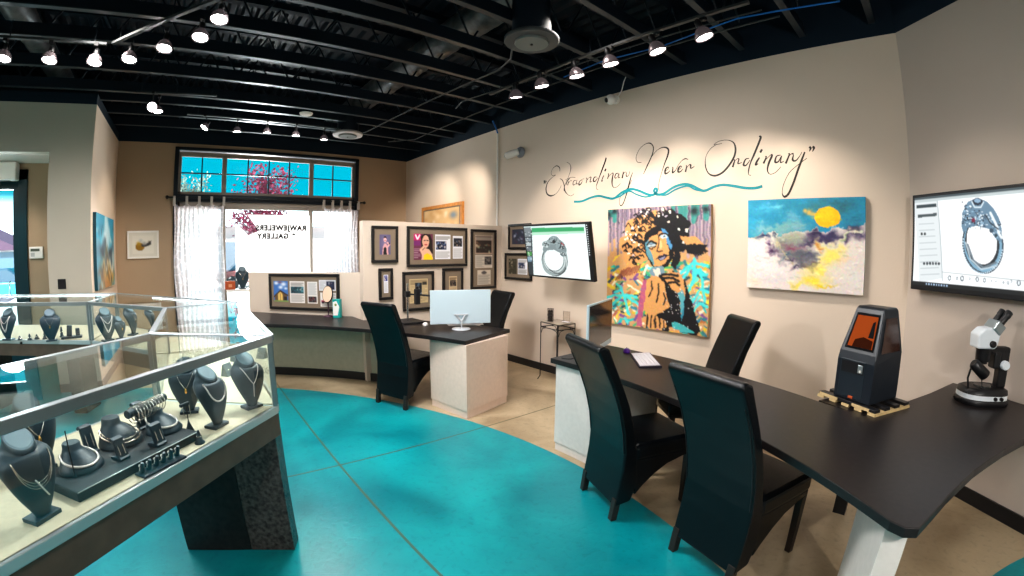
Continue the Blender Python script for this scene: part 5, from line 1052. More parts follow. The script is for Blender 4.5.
def wall_frame(tl, br, label, clips, fw=.035):
    a = at(*tl, 1, 4.07); b = at(*br, 1, 4.07); return framed(label, 'picture frame', (a.x, 4.099, a.z), (1, 0, 0), (0, 0, -1), b.x-a.x, a.z-b.z, fw, clips)
wall_frame((508, 224.5), (530, 249.5), 'upper black picture frame partly hidden by the smaller television', [(c_dark, .12, .14, .9, .86, 24)])
wall_frame((504.5, 253), (531, 281), 'lower black picture frame partly hidden by the smaller television', [(c_green, .1, .15, .45, .85, 20), (c_page, .5, .15, .9, .85, 20)])
# wooden frame above the partition
a = at(422, 208, 1, 4.06); b = at(462.5, 201.5, 1, 4.06)
def c_map(a_):
    a_.rect(0, 0, 1, 1, (206, 170, 122)); r = random.Random(4)
    for i in range(60): a_.blob(r.random(), r.random(), r.uniform(.05, .16), r.choice([(226, 200, 160), (190, 140, 84), (214, 180, 130), (240, 230, 210)]), .5)
    a_.poly([(.3, 1), (.34, .72), (.42, .6), (.48, .8), (.52, 1)], (120, 90, 60)); a_.blob(.85, .2, .12, (90, 120, 150), .8)
M_OAK = mat('golden_oak', rgb(190, 130, 66), .45, noise=.2, nscale=18)
wf = (6.9-6.15); t = framed('golden oak framed picture on the picture wall above the partition', 'picture frame', (a.x, 4.099, a.z+.0), (1, 0, 0), (0, 0, -1), b.x-a.x, .80, .06, [(c_map, 0.03, .03, .97, .97, 60)], fm=M_OAK, depth=.05)
# white framed abstract on the window wall
a = at(127, 231, 0, BX+.02); b = at(159, 258, 0, BX+.02)
def c_abs(a_):
    a_.rect(0, 0, 1, 1, (226, 222, 212)); a_.ell(.36, .62, .22, .22, (150, 112, 20)); a_.blob(.3, .45, .14, (190, 150, 40), .9); a_.poly([(.4, .5), (.62, .48), (.9, .28), (.88, .5), (.66, .62), (.45, .62)], (54, 54, 60)); a_.blob(.56, .45, .14, (150, 150, 150), .8); a_.blob(.4, .28, .12, (170, 176, 180), .6); a_.blob(.8, .36, .08, (90, 80, 60), .8)
framed('small white framed abstract picture in ochre and black on the window wall', 'picture frame', (BX+.001, a.y, a.z), (0, 1, 0), (0, 0, -1), b.y-a.y, a.z-b.z, .03, [(c_abs, .12, .12, .88, .88, 34)], fm=M_WHITE, mm=mat('cream_mat', rgb(220, 216, 206), .8))
# tall canvas on the side of the pillar: faces +y
YS = -1.294+.0445
qa, qb, qc, qd = at(97.5, 213, 1, YS), at(114.5, 220, 1, YS), at(97, 293, 1, YS), at(114.5, 289, 1, YS)
x0_, x1_ = (qb.x+qd.x)/2, (qa.x+qc.x)/2; zt_ = (qa.z+qb.z)/2
A6 = Art((x1_, YS, zt_), (-1, 0, 0), (0, 0, -1), x1_-x0_, zt_-1.2, 60, (90, 150, 170)); A6.px = False
A6.rect(0, 0, 1, .35, (40, 150, 178)); 
for c in ((.2, .1, .3, (20, 130, 160)), (.6, .15, .25, (190, 220, 226)), (.5, .3, .25, (220, 232, 236)), (.8, .08, .2, (30, 150, 190)), (.3, .5, .25, (60, 60, 70)), (.7, .5, .22, (40, 46, 56)), (.55, .62, .25, (110, 100, 90)), (.4, .75, .3, (190, 160, 110)), (.7, .85, .3, (210, 150, 50)), (.2, .85, .25, (120, 90, 70)), (.85, .7, .2, (236, 226, 210)), (.5, .95, .3, (180, 120, 60))): A6.blob(c[0], c[1], c[2], c[3], .9, ry=c[2]*.6)
for i in range(40): r = random.Random(i); x = r.random(); y = r.random(); A6.line([(x, y), (x+.05, y+r.uniform(.05, .2))], 2, r.choice([(240, 240, 236), (30, 50, 60), (200, 160, 80), (40, 140, 160)]), .5)
A6.warp(3, 7, 2); o = A6.mesh('abstract_canvas', M_CANVAS, thick=.043, side=(16, 70, 84)); tag(o, 'tall blue and ochre abstract canvas on the side of the grey pillar', 'painting')
# ------------------------------------------------------------------ wall devices
t = thing('security_camera', 'white dome security camera high on the picture wall', 'camera', (-3.0, 4.1, 3.39))
MB().lathe([(.05, -.001), (.055, -.02), (.05, -.04)], n=24, M=Matrix.Rotation(PI/2, 4, 'X') @ Matrix.Scale(-1, 4, (0, 0, 1))).build('mount', M_WHITE, t)
MB().ball((-.02, -.085, -.01), .062, 20).build('camera_ball', M_WHITE, t)
MB().lathe([(.03, .055), (.026, .068), (.01, .07)], n=18, M=Matrix.Translation((-.02, -.085, -.01)) @ Matrix.Rotation(math.radians(105), 4, Vector((1, -.5, 0)))).build('lens', M_BLACK, t)
MB().tube([(.04, -.02, .03), (.1, -.03, .09), (.13, -.02, .2), (.17, -.01, .28)], .006, 6).build('cable', M_WHITE, t)
t = thing('emergency_light', 'small white emergency spotlight unit on the wall left of the lettering', 'emergency light', (-4.72, 4.1, 3.0))
MB().lathe([(.075, 0), (.08, .03), (.06, .06)], n=26, M=Matrix.Translation((.05, 0, .02)) @ Matrix.Rotation(PI/2, 4, 'X')).build('mount', mat('grey_mount', rgb(130, 140, 150), .4), t)
MB().tube([(.06, -.06, .02), (0, -.10, .0), (-.12, -.13, -.02)], [.045, .055, .05], 16).build('lamp_barrel', M_WHITE, t)
MB().lathe([(.03, 0), (.03, .02)], n=14, M=Matrix.Translation((-.14, -.13, -.02)) @ Matrix.Rotation(PI/2, 4, 'Y')).build('lens', M_SILVER, t)
# ------------------------------------------------------------------ ring of glass showcases
ZB, ZD, ZT = .80, .857, 1.212
def showcase(label, o0, o1, i1, i0, thick=.037, legs=(), fascia=True, lock=None, ends=(True, True), base=False):
    O0, O1, I1, I0 = [Vector((*p, 0)) for p in (o0, o1, i1, i0)]; c = (O0+O1+I1+I0)/4
    t = thing('display_case', label, 'display case', (c.x, c.y, 0), world=True)
    Z = lambda p, z: Vector((p.x, p.y, z))
    inset = lambda p, f: p + (c-p).normalized()*f
    MB().prism([tuple(p[:2]) for p in (O0, O1, I1, I0)], .70, .819).build('fascia', M_FASCIA, t, bevel=.003)
    q = [inset(p, .02) for p in (O0, O1, I1, I0)]; MB().prism([tuple(p[:2]) for p in q], .819, ZD).build('lined_deck', M_LINING, t)
    edges = [(O0, O1), (O1, I1), (I1, I0), (I0, O0)]
    for k, (a, b) in enumerate(edges):
        if k in (1, 3) and not ends[0 if k == 3 else 1]: continue
        MB().bar(Z(inset(a, .012), .838), Z(inset(b, .012), .838), .024, .038).build('bottom_rail', mat('pale_aluminium', rgb(196, 208, 210), .3, .5), t, bevel=.003)
    for k, (a, b) in enumerate(edges):
        w_, h_ = ((.032, thick) if k in (0, 2) else (.014, .014))
        MB().bar(Z(inset(a, .012), ZT-h_/2), Z(inset(b, .012), ZT-h_/2), w_, h_).build('top_rail', M_SILVER, t, bevel=.003)
    for p in (O0, O1, I1, I0):
        pp = inset(p, .018); MB().box((pp.x-.011, pp.y-.011, ZD), (pp.x+.011, pp.y+.011, ZT-.02)).build('post', M_SILVER, t, bevel=.002)
    def pane(a, b, nm):
        a, b = inset(a, .02), inset(b, .02); MB().bar(Z(a, (ZD+ZT-thick)/2), Z(b, (ZD+ZT-thick)/2), .005, ZT-thick-ZD-.004).build(nm, M_GLASS, t)
    pane(O0, O1, 'glass_front'); pane(I0, I1, 'glass_back')
    if ends[0]: pane(O0, I0, 'glass_end')
    if ends[1]: pane(O1, I1, 'glass_end')
    q = [inset(p, .03) for p in (O0, O1, I1, I0)]; MB().prism([tuple(p[:2]) for p in q], ZT-.008, ZT-.003).build('glass_top', M_GLASS, t)
    a, b = inset(O0, .05), inset(O1, .05); MB().bar(Z(a, ZT-.018), Z(b, ZT-.018), .012, .008).build('led_strip', mat('led_strip', (1, 1, 1, 1), .5, emit=(.85, .97, 1, 1), es=20), t)
    for kk, L in enumerate(legs): MB().prism(L, 0, .70).build('leg', M_LEG if kk != 1 or len(legs) < 3 else mat('lit_brushed_leg', rgb(92, 84, 82), .26, .3, noise=.6, nscale=45, bump=.5, bscale=260), t, bevel=.004)  # second slab lighter: the leg's highlight is put into its colour
    if legs and len(legs) == 3: pass
    if base:
        q = [p+(c-p)*.16 for p in (O0, O1, I1, I0)]; MB().prism([tuple(p[:2]) for p in q], 0, .70).build('base_cabinet', M_FASCIA, t)
    if lock: MB().lathe([(.012, 0), (.012, .012), (.006, .014)], n=16, M=Matrix.Translation(lock) @ Matrix.Rotation(PI/2, 4, 'Y')).build('lock', M_BLACK, t)
    return t
K1o, K1i = (-2.206, .352), (-2.575, -.250); K2o, K2i = (-3.905, .362), (-3.80, -.243); K3o, K3i = (-5.68, -.90), (-4.72, -1.02)
showcase('nearest glass display case on a dark slab leg, full of charcoal necklace busts', (-.70, -1.157), K1o, K1i, (-1.19, -1.65),
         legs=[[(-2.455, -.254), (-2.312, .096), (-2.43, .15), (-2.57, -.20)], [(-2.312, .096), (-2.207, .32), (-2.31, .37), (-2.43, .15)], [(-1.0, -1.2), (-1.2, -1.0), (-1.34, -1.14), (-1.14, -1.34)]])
showcase('glass display case joining the nearest case at its right corner', K1o, K2o, K2i, K1i, thick=.03, legs=[[(-3.45, .2), (-3.75, .2), (-3.75, -.1), (-3.45, -.1)]], ends=(False, False))
showcase('angled glass display case in front of the tall blue canvas', K2o, K3o, K3i, K2i, thick=.03, ends=(False, False), legs=[[(-4.2, .0), (-4.5, -.2), (-4.4, -.35), (-4.1, -.15)]])
W_i1 = (-5.32, -2.32); W_o1 = (-6.62, -2.92)
showcase('far left glass display case in front of the entrance door', K3o, W_o1, W_i1, K3i, thick=.035, legs=[[(-5.3, -1.3), (-5.6, -1.2), (-5.65, -1.35), (-5.35, -1.45)], [(-5.8, -2.4), (-6.1, -2.3), (-6.15, -2.45), (-5.85, -2.55)]], lock=tuple(at(30, 348, 0, -5.0)) if False else (-5.07, -1.80, .828), ends=(False, True))
# ------------------------------------------------------------------ jewellery displays
SECS = [(0.05, .10, .07, -.03), (.10, .12, .065, -.035), (.20, .175, .07, -.05), (.32, .24, .085, -.05), (.44, .295, .11, -.04), (.55, .335, .14, -.02), (.66, .365, .17, .015), (.74, .37, .19, .05), (.80, .345, .20, .08), (.845, .295, .195, .105), (.88, .235, .185, .12), (.91, .20, .175, .125), (.95, .19, .17, .125), (.985, .19, .17, .125), (1.0, .175, .155, .125)]
def tilt_top(m, S):
    m.v = [(x, y-.04*S*max(0, min(1, (z/S-.85)/.1)), z + (y-.125*S)*.75*max(0, min(1, (z/S-.84)/.1))) for x, y, z in m.v]; return m
def surf(x, z):       # front surface of the unit bust
    for i in range(len(SECS)-1):
        if SECS[i][0] <= z <= SECS[i+1][0]:
            f = (z-SECS[i][0])/(SECS[i+1][0]-SECS[i][0]); a, b, c = [SECS[i][k]+(SECS[i+1][k]-SECS[i][k])*f for k in (1, 2, 3)]
            return c - b*math.sqrt(max(0, 1-(x/a)**2)) if abs(x) < a else c
    return 0
def neck_path(S, xs, ztop, zlow, vee=1.6, n=22):
    P = []
    for i in range(n+1):
        u = math.sin((-1+2*i/n)*PI/2); x = xs*u; z = zlow + (ztop-zlow)*((1-math.sqrt(max(0, 1-u*u))) if vee > 2 else abs(u)**vee); P.append(Vector((x*S, (surf(x, z)-.012)*S, z*S)))
    return P
def bust(label, x, y, rz, S, kind, z=ZD, group=None, cat='necklace stand'):
    t = thing('necklace_bust', label, cat, (x, y, z), rz, group)
    tilt_top(MB().loft([(s[0]*S, s[1]*S, s[2]*S, s[3]*S) for s in SECS], 36), S).build('bust_form', M_VELVET, t)
    tilt_top(MB().loft([(1.0*S, .17*S, .15*S, .125*S), (1.012*S, .155*S, .135*S, .125*S)], 28), S).build('neck_cap', mat('lit_leatherette', rgb(98, 118, 128), .4), t)  # same leatherette as the bust, painted lighter for light from above
    MB().rbox((-.19*S, -.14*S, 0), (.19*S, .14*S, .055*S), .008*S).build('foot', M_VELVET, t)
    if kind == 'layers':
        m = MB()
        for k, (zl, xs) in enumerate(((.50, .25), (.46, .255), (.42, .26))): m.tube(neck_path(S, xs, .80, zl, 2.2), .0011, 5)
        m.build('chain_necklace', M_RING, t)
        p = Vector((.02*S, (surf(0, .42)-.02)*S, .42*S)); MB().bar(p+Vector((-.02, 0, .03)), p+Vector((.012, 0, -.03)), .006, .004).build('bar_pendant', M_PEARL, t)
    elif kind == 'pearls':
        P = neck_path(S, .24, .84, .50, 2.3, 44); m = MB()
        for p in P: m.ball(p, .0042, 6)
        m.build('pearl_necklace', M_PEARL, t)
    elif kind == 'lariat':
        MB().tube(neck_path(S, .20, .86, .52, 1.3), .0022, 6).tube([Vector((0, (surf(0, .52)-.014)*S, .52*S)), Vector((0, (surf(0, .4)-.014)*S, .4*S)), Vector((.0, (surf(0, .25)-.014)*S, .25*S))], .0022, 6).build('lariat_necklace', M_PEARL, t)
    elif kind == 'drop':
        MB().tube(neck_path(S, .18, .86, .55, 1.4), .0013, 5).build('chain_necklace', M_RING, t); p = Vector((0, (surf(0, .5)-.02)*S, .5*S)); MB().ball(p, .011, 10, (.6, .5, 1.3)).build('pendant', mat('gold_jewellery', rgb(220, 180, 110), .2, 1), t)
    elif kind == 'strands':
        m = MB()
        for zl in (.35, .30, .6): m.tube(neck_path(S, .2, .84, zl, 1.6), .003, 5)
        m.build('pearl_strands', M_PEARL, t)
    return t
dz = math.radians(135)
p = at(43, 517, 2, ZD); bust('largest charcoal bust at the lower left with layered silver chains and a bar pendant', p.x, p.y, dz+.12, .25, 'layers')
p = at(62, 480, 2, ZD); bust('dark bust standing just behind the lower left bust', p.x-.12, p.y-.10, dz-.1, .25, 'drop')
p = at(217, 426, 2, ZD); bust('charcoal bust with a round pearl necklace right of the tray', p.x, p.y, dz+.0, .243, 'pearls')
p = at(190, 412, 2, ZD); bust('dark bust with gold pendant standing behind the pearl necklace bust', p.x, p.y, dz-.9, .235, 'drop')
p = at(252, 407, 2, ZD); bust('charcoal bust with a silver lariat at the right corner of the nearest case', p.x, p.y, dz-.35, .245, 'lariat')
# raised tray
ta, tb = at(77, 493, 2, .893), at(198.5, 431, 2, .893); ta.z = tb.z = 0; td = (tb-ta).normalized(); tn = Vector((-td.y, td.x, 0)); TLEN = (tb-ta).length
TC = (ta+tb)/2 + tn*.125; TC.z = ZD; TR_ = math.atan2(-td.y, -td.x); print('tray', ta, tb, TLEN)
t = thing('display_tray', 'long slate raised tray carrying bib displays in the nearest case', 'tray', tuple(TC), TR_)
MB().rbox((-TLEN/2, -.125, 0), (TLEN/2, .125, .036), .004).build('tray_body', M_TRAY, t); MB().tube([(-TLEN/2+.002, .126, .034), (TLEN/2-.002, .126, .034)], .0022, 5).build('edge_trim', M_SILVER, t)
ZR = ZD+.037
BIB = [(0, .5, .46, -.08), (.04, .50, .46, -.08), (.10, .46, .43, -.06), (.20, .37, .36, .02), (.30, .28, .28, .10), (.36, .225, .23, .15), (.40, .20, .21, .17), (.48, .20, .205, .17), (.51, .18, .185, .17)]
def bib(label, px, S, kind, rz=dz, z=ZR):
    p = at(*px, 2, z); t = thing('bib_display', label, 'necklace stand', (p.x, p.y, z), rz)
    MB().loft([(a*S, b*S, c*S, d*S) for a, b, c, d in BIB], 36).build('cone_form', M_VELVET, t)
    def ringpath(f, r, up):
        P = []
        for k in range(29):
            a = math.radians(-215+250*k/28); zf = r + .10*math.sin(a) + up
            for i in range(len(BIB)-1):
                if BIB[i][0] <= zf <= BIB[i+1][0]:
                    q_ = (zf-BIB[i][0])/(BIB[i+1][0]-BIB[i][0]); A_, B_, C_ = [BIB[i][j]+(BIB[i+1][j]-BIB[i][j])*q_ for j in (1, 2, 3)]; P.append(Vector(((A_+.02)*math.cos(a)*S, (C_+(B_+.02)*math.sin(a))*S, (zf+.02)*S))); break
        return P
    if kind == 'collar':
        MB().tube(ringpath(.5, .22, .0), .0045, 8).build('collar_necklace', M_PEARL, t)
    elif kind == 'double':
        MB().tube(ringpath(.5, .19, 0), .0028, 6).tube(ringpath(.5, .24, 0), .0028, 6).build('chain_necklace', mat('rose_gold', rgb(232, 214, 200), .18, 1), t)
    else: MB().tube(ringpath(.5, .24, 0), .0045, 8).build('pearl_collar', M_PEARL, t)
    return t
bib('low bib display with a thick pale collar beside the lower left bust', (80, 466), .165, 'collar')
bib('middle bib display with a double rose chain on the tray', (119, 441), .185, 'double')
bib('right bib display with a pearl collar on the tray', (162, 429), .165, 'pearl')
def ramp(label, px, h, w, rz, z=ZR, jewel=True):
    p = at(*px, 2, z); t = thing('bracelet_ramp', label, 'jewellery stand', (p.x, p.y, z), rz)
    MB().prism([(-.03, 0), (.03, 0), (.03, .008), (.022, .012), (.004, h), (-.012, h+.006), (-.024, h-.004), (-.02, h-.012), (-.008, h-.006), (.006, .012), (-.03, .008)], -w/2, w/2, MYZ).build('ramp', M_VELVET, t, bevel=.002)
    if jewel: MB().tube([(-w*.25, -.002, h), (-w*.25, .012, h*.6), (-w*.25, .02, h*.25)], .0022, 6).tube([(w*.25, -.002, h), (w*.25, .012, h*.6), (w*.25, .02, h*.25)], .0022, 6).build('drop_earring', M_RING, t)
ramp('dark ramp with drop earrings behind the pale collar bib', (90, 452), .10, .05, dz+PI)
ramp('small ramp with silver drop earrings at the tray front', (121, 458), .075, .045, dz+PI)
ramp('small ramp with earrings in front of the right bib', (158, 444), .08, .05, dz+PI)
ramp('dark ramp supporting the bangle bar', (141, 428), .11, .05, dz+PI)
# bangle bar
a = at(127, 415, 2, 1.01); b = at(164, 397, 2, 1.01); c_ = (a+b)/2; dd = b-a
t = thing('bangle_bar', 'black padded bar threaded with many silver bangles', 'bracelet stand', (c_.x, c_.y, ZD), math.atan2(dd.y, dd.x))
L_ = dd.length
MB().tube([(-L_/2, 0, .153), (L_/2, 0, .153)], .017, 16).build('bar', M_VELVET, t); MB().tube([(0, 0, .008), (0, 0, .145)], .009, 10).build('upright', M_VELVET, t); MB().rbox((-.05, -.04, 0), (.05, .04, .01), .003).build('base', M_VELVET, t)
for k in range(10):
    x = -L_*.36+L_*.72*k/9; r_ = .032
    MB().tube([(x+.004*math.sin(j*PI/8), r_*math.cos(j*PI/8), 
        .141+r_*math.sin(j*PI/8)) for j in range(16)], .0022, 6, closed=True).build('bangle', M_RING, t)
def pin_stand(label, px, h, arm, z=ZD):
    p = at(*px, 2, z); t = thing('pendant_stand', label, 'jewellery stand', (p.x, p.y, z), dz)
    MB().lathe([(.020, 0), (.020, .004), (.012, .02), (.005, .04), (.003, .05)], n=20).build('cone_base', M_VELVET, t); MB().tube([(0, 0, .04), (0, 0, h)], .0022, 8).build('rod', M_BLACK, t)
    if arm: MB().rbox((-arm, -.007, h-.014), (arm*.5, .007, h), .003).build('arm', M_VELVET, t); MB().tube([(-arm*.8, -.008, h-.01), (-arm*.8, -.01, h-.05)], .0018, 5).build('drop_earring', M_RING, t); MB().tube([(arm*.3, -.008, h-.01), (arm*.3, -.01, h-.06)], .0018, 5).build('drop_earring', M_RING, t)
pin_stand('tall thin pin stand with cone base near the pale collar bib', (78, 487), .20, .0)
pin_stand('slim T shaped earring stand right of the tray', (190, 431), .13, .035)
# ring fingers
a = at(139, 477, 2, ZD); b = at(181, 456, 2, ZD); c_ = (a+b)/2; dd = b-a
t = thing('ring_display', 'row of six silver rings on charcoal ring fingers', 'ring stand', (c_.x, c_.y, ZD), math.atan2(dd.y, dd.x)+PI)
MB().rbox((-.10, -.025, 0), (.10, .035, .009), .003).build('base', M_VELVET, t)
for k in range(6):
    x = -.083+.166*k/5; f = MB().tube([(x, -.005, .006), (x, .006, .03), (x, .014, .05)], [.011, .009, .006], 12).build('ring_finger', M_VELVET, t)
    MB().tube([(x+.0105*math.cos(j*PI/7), .004-.003*math.sin(j*PI/7)*0+.0105*.3*math.sin(j*PI/7), .026+.0105*math.sin(j*PI/7)) for j in range(14)], .0018, 5, closed=True).ball((x, -.005, .034), .006, 8).build('ring', M_PEARL, f)
p = at(200, 443, 2, ZD); t = thing('ring_cone', 'single small ring cone right of the tray', 'ring stand', (p.x, p.y, ZD))
MB().lathe([(.022, 0), (.022, .005), (.014, .012), (.008, .04), (.004, .055)], n=20).build('cone', M_VELVET, t); MB().tube([(.011*math.cos(j*PI/7), .011*math.sin(j*PI/7), .03) for j in range(14)], .0018, 5, closed=True).build('ring', M_RING, t)
for i, (px, lb) in enumerate((((228, 372), 'grey earring card leaning behind the lariat bust'), ((236, 358), 'small earring card at the back corner beside the lariat bust'))):
    p = at(*px, 2, ZD+.02); t = thing('earring_card', lb, 'jewellery stand', (p.x, p.y, ZD), dz)
    MB().prism([(-.03, 0), (.03, 0), (.012, .075), (.006, .075)], -.035, .035, MYZ).build('card', mat('grey_card', rgb(110, 122, 126), .6), t)
    m = MB()
    for k in range(4): m.ball((-.022+.015*k, -.022, .04), .004, 8)
    m.build('earring_stud', M_RING, t)
# far case displays
fz = math.radians(100)
for (px, S, kd, rz, lb) in (((9, 340), .27, 'strands', 70, 'dark bust with pearl strands at the far left of the far case'), ((52, 341), .265, 'drop', 100, 'black bust with pendant drops in the middle of the far left case'),
                            ((108, 341), .27, 'strands', 120, 'dark bust with gold collar at the left of the angled case'), ((133, 335), .26, 'drop', 160, 'tall black bust in the middle of the angled case'),
                            ((121, 339), .19, 'drop', 140, 'short dark bust between the two taller ones in the angled case'), ((152, 331), .22, 'drop', 170, 'black bust near the right end of the angled case')):
    p = at(*px, 2, ZD); bust(lb, p.x, p.y, math.radians(rz), S, kd)
p = at(72, 338, 2, ZD); t = thing('block_display', 'black block ring display on a slab in the far left case', 'ring stand', (p.x, p.y, ZD), math.radians(100))
MB().rbox((-.10, -.05, 0), (.10, .05, .02), .004).build('slab', M_VELVET, t); MB().rbox((-.05, -.02, .02), (.0, .02, .12), .004, M=Matrix.Rotation(.1, 4, 'Y')).build('block', M_VELVET, t); MB().rbox((.04, -.02, .02), (.08, .02, .09), .004).build('block', M_VELVET, t)
for i, (px, h) in enumerate((((30, 340), .06), ((37, 339), .045), ((45, 339), .075), ((20, 340), .04), ((62, 337), .10))):
    p = at(*px, 2, ZD); t = thing('ring_cone', ['dark ring cone right of the pearl strand bust', 'shortest grey ring cone among the small displays of the far left case', 'dark ring cone left of the middle bust in the far left case', 'low grey ring cone beside the pearl strand bust', 'tall dark ring block behind the middle bust in the far left case'][i], 'ring stand', (p.x, p.y, ZD))
    MB().lathe([(.025, 0), (.025, .006), (.016, .015), (.012, h*.6), (.006, h)], n=16).build('cone', M_VELVET, t); MB().tube([(.015*math.cos(j*PI/6), .015*math.sin(j*PI/6), h*.5) for j in range(12)], .003, 5, closed=True).build('ring', M_RING, t)
bp = at(243, 304, 0, BX+.2); bust('small black bust standing on the white window ledge', BX+.16, at(243, 292, 0, BX+.16).y, math.radians(90), .34, 'drop', z=1.011)
# ------------------------------------------------------------------ track lighting
def track(a, b, label):
    a, b = Vector(a), Vector(b); c = (a+b)/2; t = thing('light_track', label, 'light track', tuple(c), world=True)
    MB().bar(a, b, .035, .022).build('rail', M_CONDUIT, t)
    n = max(2, int((b-a).length/1.2))
    for i in range(n+1):
        p = a+(b-a)*((i+.15)/(n+.3)); MB().tube([p, p+Vector((0, 0, .16))], .006, 6).build('hanger', M_NAVY, t)
ZTR = 3.49
track((-4.46, -2.6, ZTR), (-4.45, -.90, ZTR), 'left lamp track section running beside the left wall')
track((-4.42, -.84, ZTR), (-3.15, .24, ZTR), 'angled lamp track section above the display cases')
track((-6.52, -.15, ZTR), (-6.55, 2.1, ZTR), 'lamp track running parallel to the window')
track((-4.1, 3.10, ZTR), (-1.0, 3.10, ZTR), 'long lamp track running parallel to the picture wall')
track((-5.75, -.75, ZTR), (-5.65, .2, ZTR), 'short lamp track left of the window track')
def spot_light(loc, target, energy, col, size=math.radians(62), blend=.7, r=.05):
    l = bpy.data.lights.new('spot', 'SPOT'); l.energy = energy*1.75; l.color = col; l.spot_size = size; l.spot_blend = blend; l.shadow_soft_size = r
    o = bpy.data.objects.new('spot', l); COL.objects.link(o); o.location = loc; o.rotation_euler = (Vector(target)-Vector(loc)).to_track_quat('-Z', 'Y').to_euler(); return o
M_BELL = mat('silver_bell', rgb(120, 110, 114), .25, .5, emit=(1, .8, .85, 1), es=.03); M_BULB = mat('lamp_glow', (1, 1, 1, 1), .5, emit=(1, .95, .93, 1), es=30)  # faint bell emission stands in for glass lit by the bulb
proto_lamp = {}
def lamp(px, target, label, energy, col, stem=.13, z=3.3, s=1.0, copies={}):
    p = at(*px, 2, z); tgt = Vector(target) if len(target) == 3 else Vector((p.x+target[0], p.y+target[1], .8))
    hd_ = tgt if len(target) == 2 or not energy or energy < 30 else Vector((tgt.x, p.y+(tgt.y-p.y)*.55, .9))
    q = (hd_-p).to_track_quat('-Z', 'Y')
    t = bpy.data.objects.new('track_lamp', None); COL.objects.link(t); t.location = p; t['_wb'] = 0; tag(t, label, 'track lamp')
    t.rotation_mode = 'QUATERNION'; t.rotation_quaternion = q; t.empty_display_size = .05
    if 'shade' not in copies:
        a = MB().lathe([(.018, .075), (.03, .07), (.05, .045), (.06, .015), (.061, 0), (.056, .0), (.054, .014), (.02, .05)], n=26).build('lamp_shade', M_BELL)
        b = MB().lathe([(.050, .006), (.051, .010), (.03, .016)], n=24).build('bulb', M_BULB)
        c = MB().lathe([(.020, .07), (.022, .08), (.022, .12), (.012, .13)], n=16).build('socket', M_BLACK)
        copies.update(shade=a, bulb=b, socket=c)
    else: a, b, c = [copies[k].copy() for k in ('shade', 'bulb', 'socket')]; [COL.objects.link(o) for o in (a, b, c)]
    for o in (a, c): o.parent = t; o.scale = (s,)*3
    b.parent = a
    Mi = (Matrix.Translation(p) @ q.to_matrix().to_4x4()).inverted()
    m = MB(); m.tube([p+q @ Vector((0, 0, .12*s)), Vector((p.x, p.y, p.z+.16)), Vector((p.x, p.y, ZTR-.005))], .007, 8); m.bbox((p.x, p.y, ZTR-.02), (.05, .035, .03)); m.v = [tuple(Mi @ Vector(v)) for v in m.v]
    m.build('stem', M_BLACK, t)
    if energy: spot_light(p + (tgt-p).normalized()*.02, tgt, energy, col)
    return t
COOL = (1, .93, .95); WARM = (1, .88, .75)
names = ['first', 'second', 'third', 'fourth', 'fifth', 'sixth', 'seventh']
for i, px in enumerate(((3, 59), (49, 61), (94, 63), (129, 60), (164, 49), (200, 38), (219, 20))):
    lamp(px, (.5, -.1), names[i]+' lamp from the left on the track above the display cases', 34, COOL, s=1.15)
for i, px in enumerate(((204, 128), (237, 132), (267, 133), (296, 136), (324, 140))):
    lamp(px, ((.5, -1.6) if i == 0 else (-.2, .05)), names[i]+' lamp from the left on the track near the window', 40, COOL)
for i, (px, tg) in enumerate((((516, 98), (-3.9, 4.1, 1.6)), ((542, 87), (-3.1, 4.1, 2.0)), ((577, 77), (-2.55, 4.1, 1.4)), ((611, 65), (-2.1, 4.1, 1.9)), ((658, 52), (-1.25, 4.1, 1.8)), ((705, 38), (-.75, 4.1, 1.5)))):
    lamp(px, tg, names[i]+' lamp from the left on the long track beside the picture wall', 36, WARM, s=1.3)
lamp((152, 107), (2.4, .1, 1.0), 'bright lamp pointing at the camera beside the pillar', 25, COOL)
lamp((158, 112), (.3, .4), 'lower silver lamp under the bright lamp beside the pillar', 0, COOL, z=3.28)
# spots added to brighten walls, desks and entrance
spot_light((-4.9, 3.2, 3.35), (-6.6, 4.1, 1.9), 70, WARM); spot_light((-3.9, 2.7, 3.35), (-5.1, 2.9, 1.5), 45, WARM); spot_light((-5.9, 2.9, 3.35), (-7.2, 4.1, 2.0), 50, WARM)
spot_light((-.5, 2.9, 3.3), (.6, 3.6, 1.0), 18, WARM); spot_light((-4.2, .6, 3.35), (-6.2, 1.5, .9), 45, COOL); spot_light((-2.5, 1.6, 3.35), (-3.6, 2.4, .5), 60, COOL)
spot_light((-6.9, .3, 3.3), (-7.4, -1.3, 1.7), 35, WARM); spot_light((-1.8, 1.2, 3.3), (-1.3, 2.0, 0), 22, COOL); spot_light((-7.0, -3.0, 3.0), (-8.27, -2.6, 1.2), 18, WARM)
def unseen_light(loc, e, col, size=165, aim=(0, 0, -1), r=.3, blend=.6):  # unseen lights without fixtures, most added to brighten the room
    l = bpy.data.lights.new('unseen_light', 'SPOT'); l.energy = e; l.color = col; l.shadow_soft_size = r; l.spot_size = math.radians(size); l.spot_blend = blend
    o = bpy.data.objects.new('unseen_light', l); COL.objects.link(o); o.location = loc; o.rotation_euler = Vector(aim).to_track_quat('-Z', 'Y').to_euler()
unseen_light((1.2, -1.5, 3.4), 180, (1, .96, .92)); unseen_light((2.2, .6, 3.4), 50, (1, .95, .9)); unseen_light((-1.5, -3.6, 3.4), 240, (.95, .97, 1)); unseen_light((-5.0, -4.2, 3.4), 120, (.9, .97, 1))
unseen_light((-3.2, .9, 3.45), 300, (1, .97, .95)); unseen_light((-5.9, 1.2, 3.45), 130, (1, .95, .9)); unseen_light((-7.3, -3.4, 3.0), 60, (1, .95, .88))
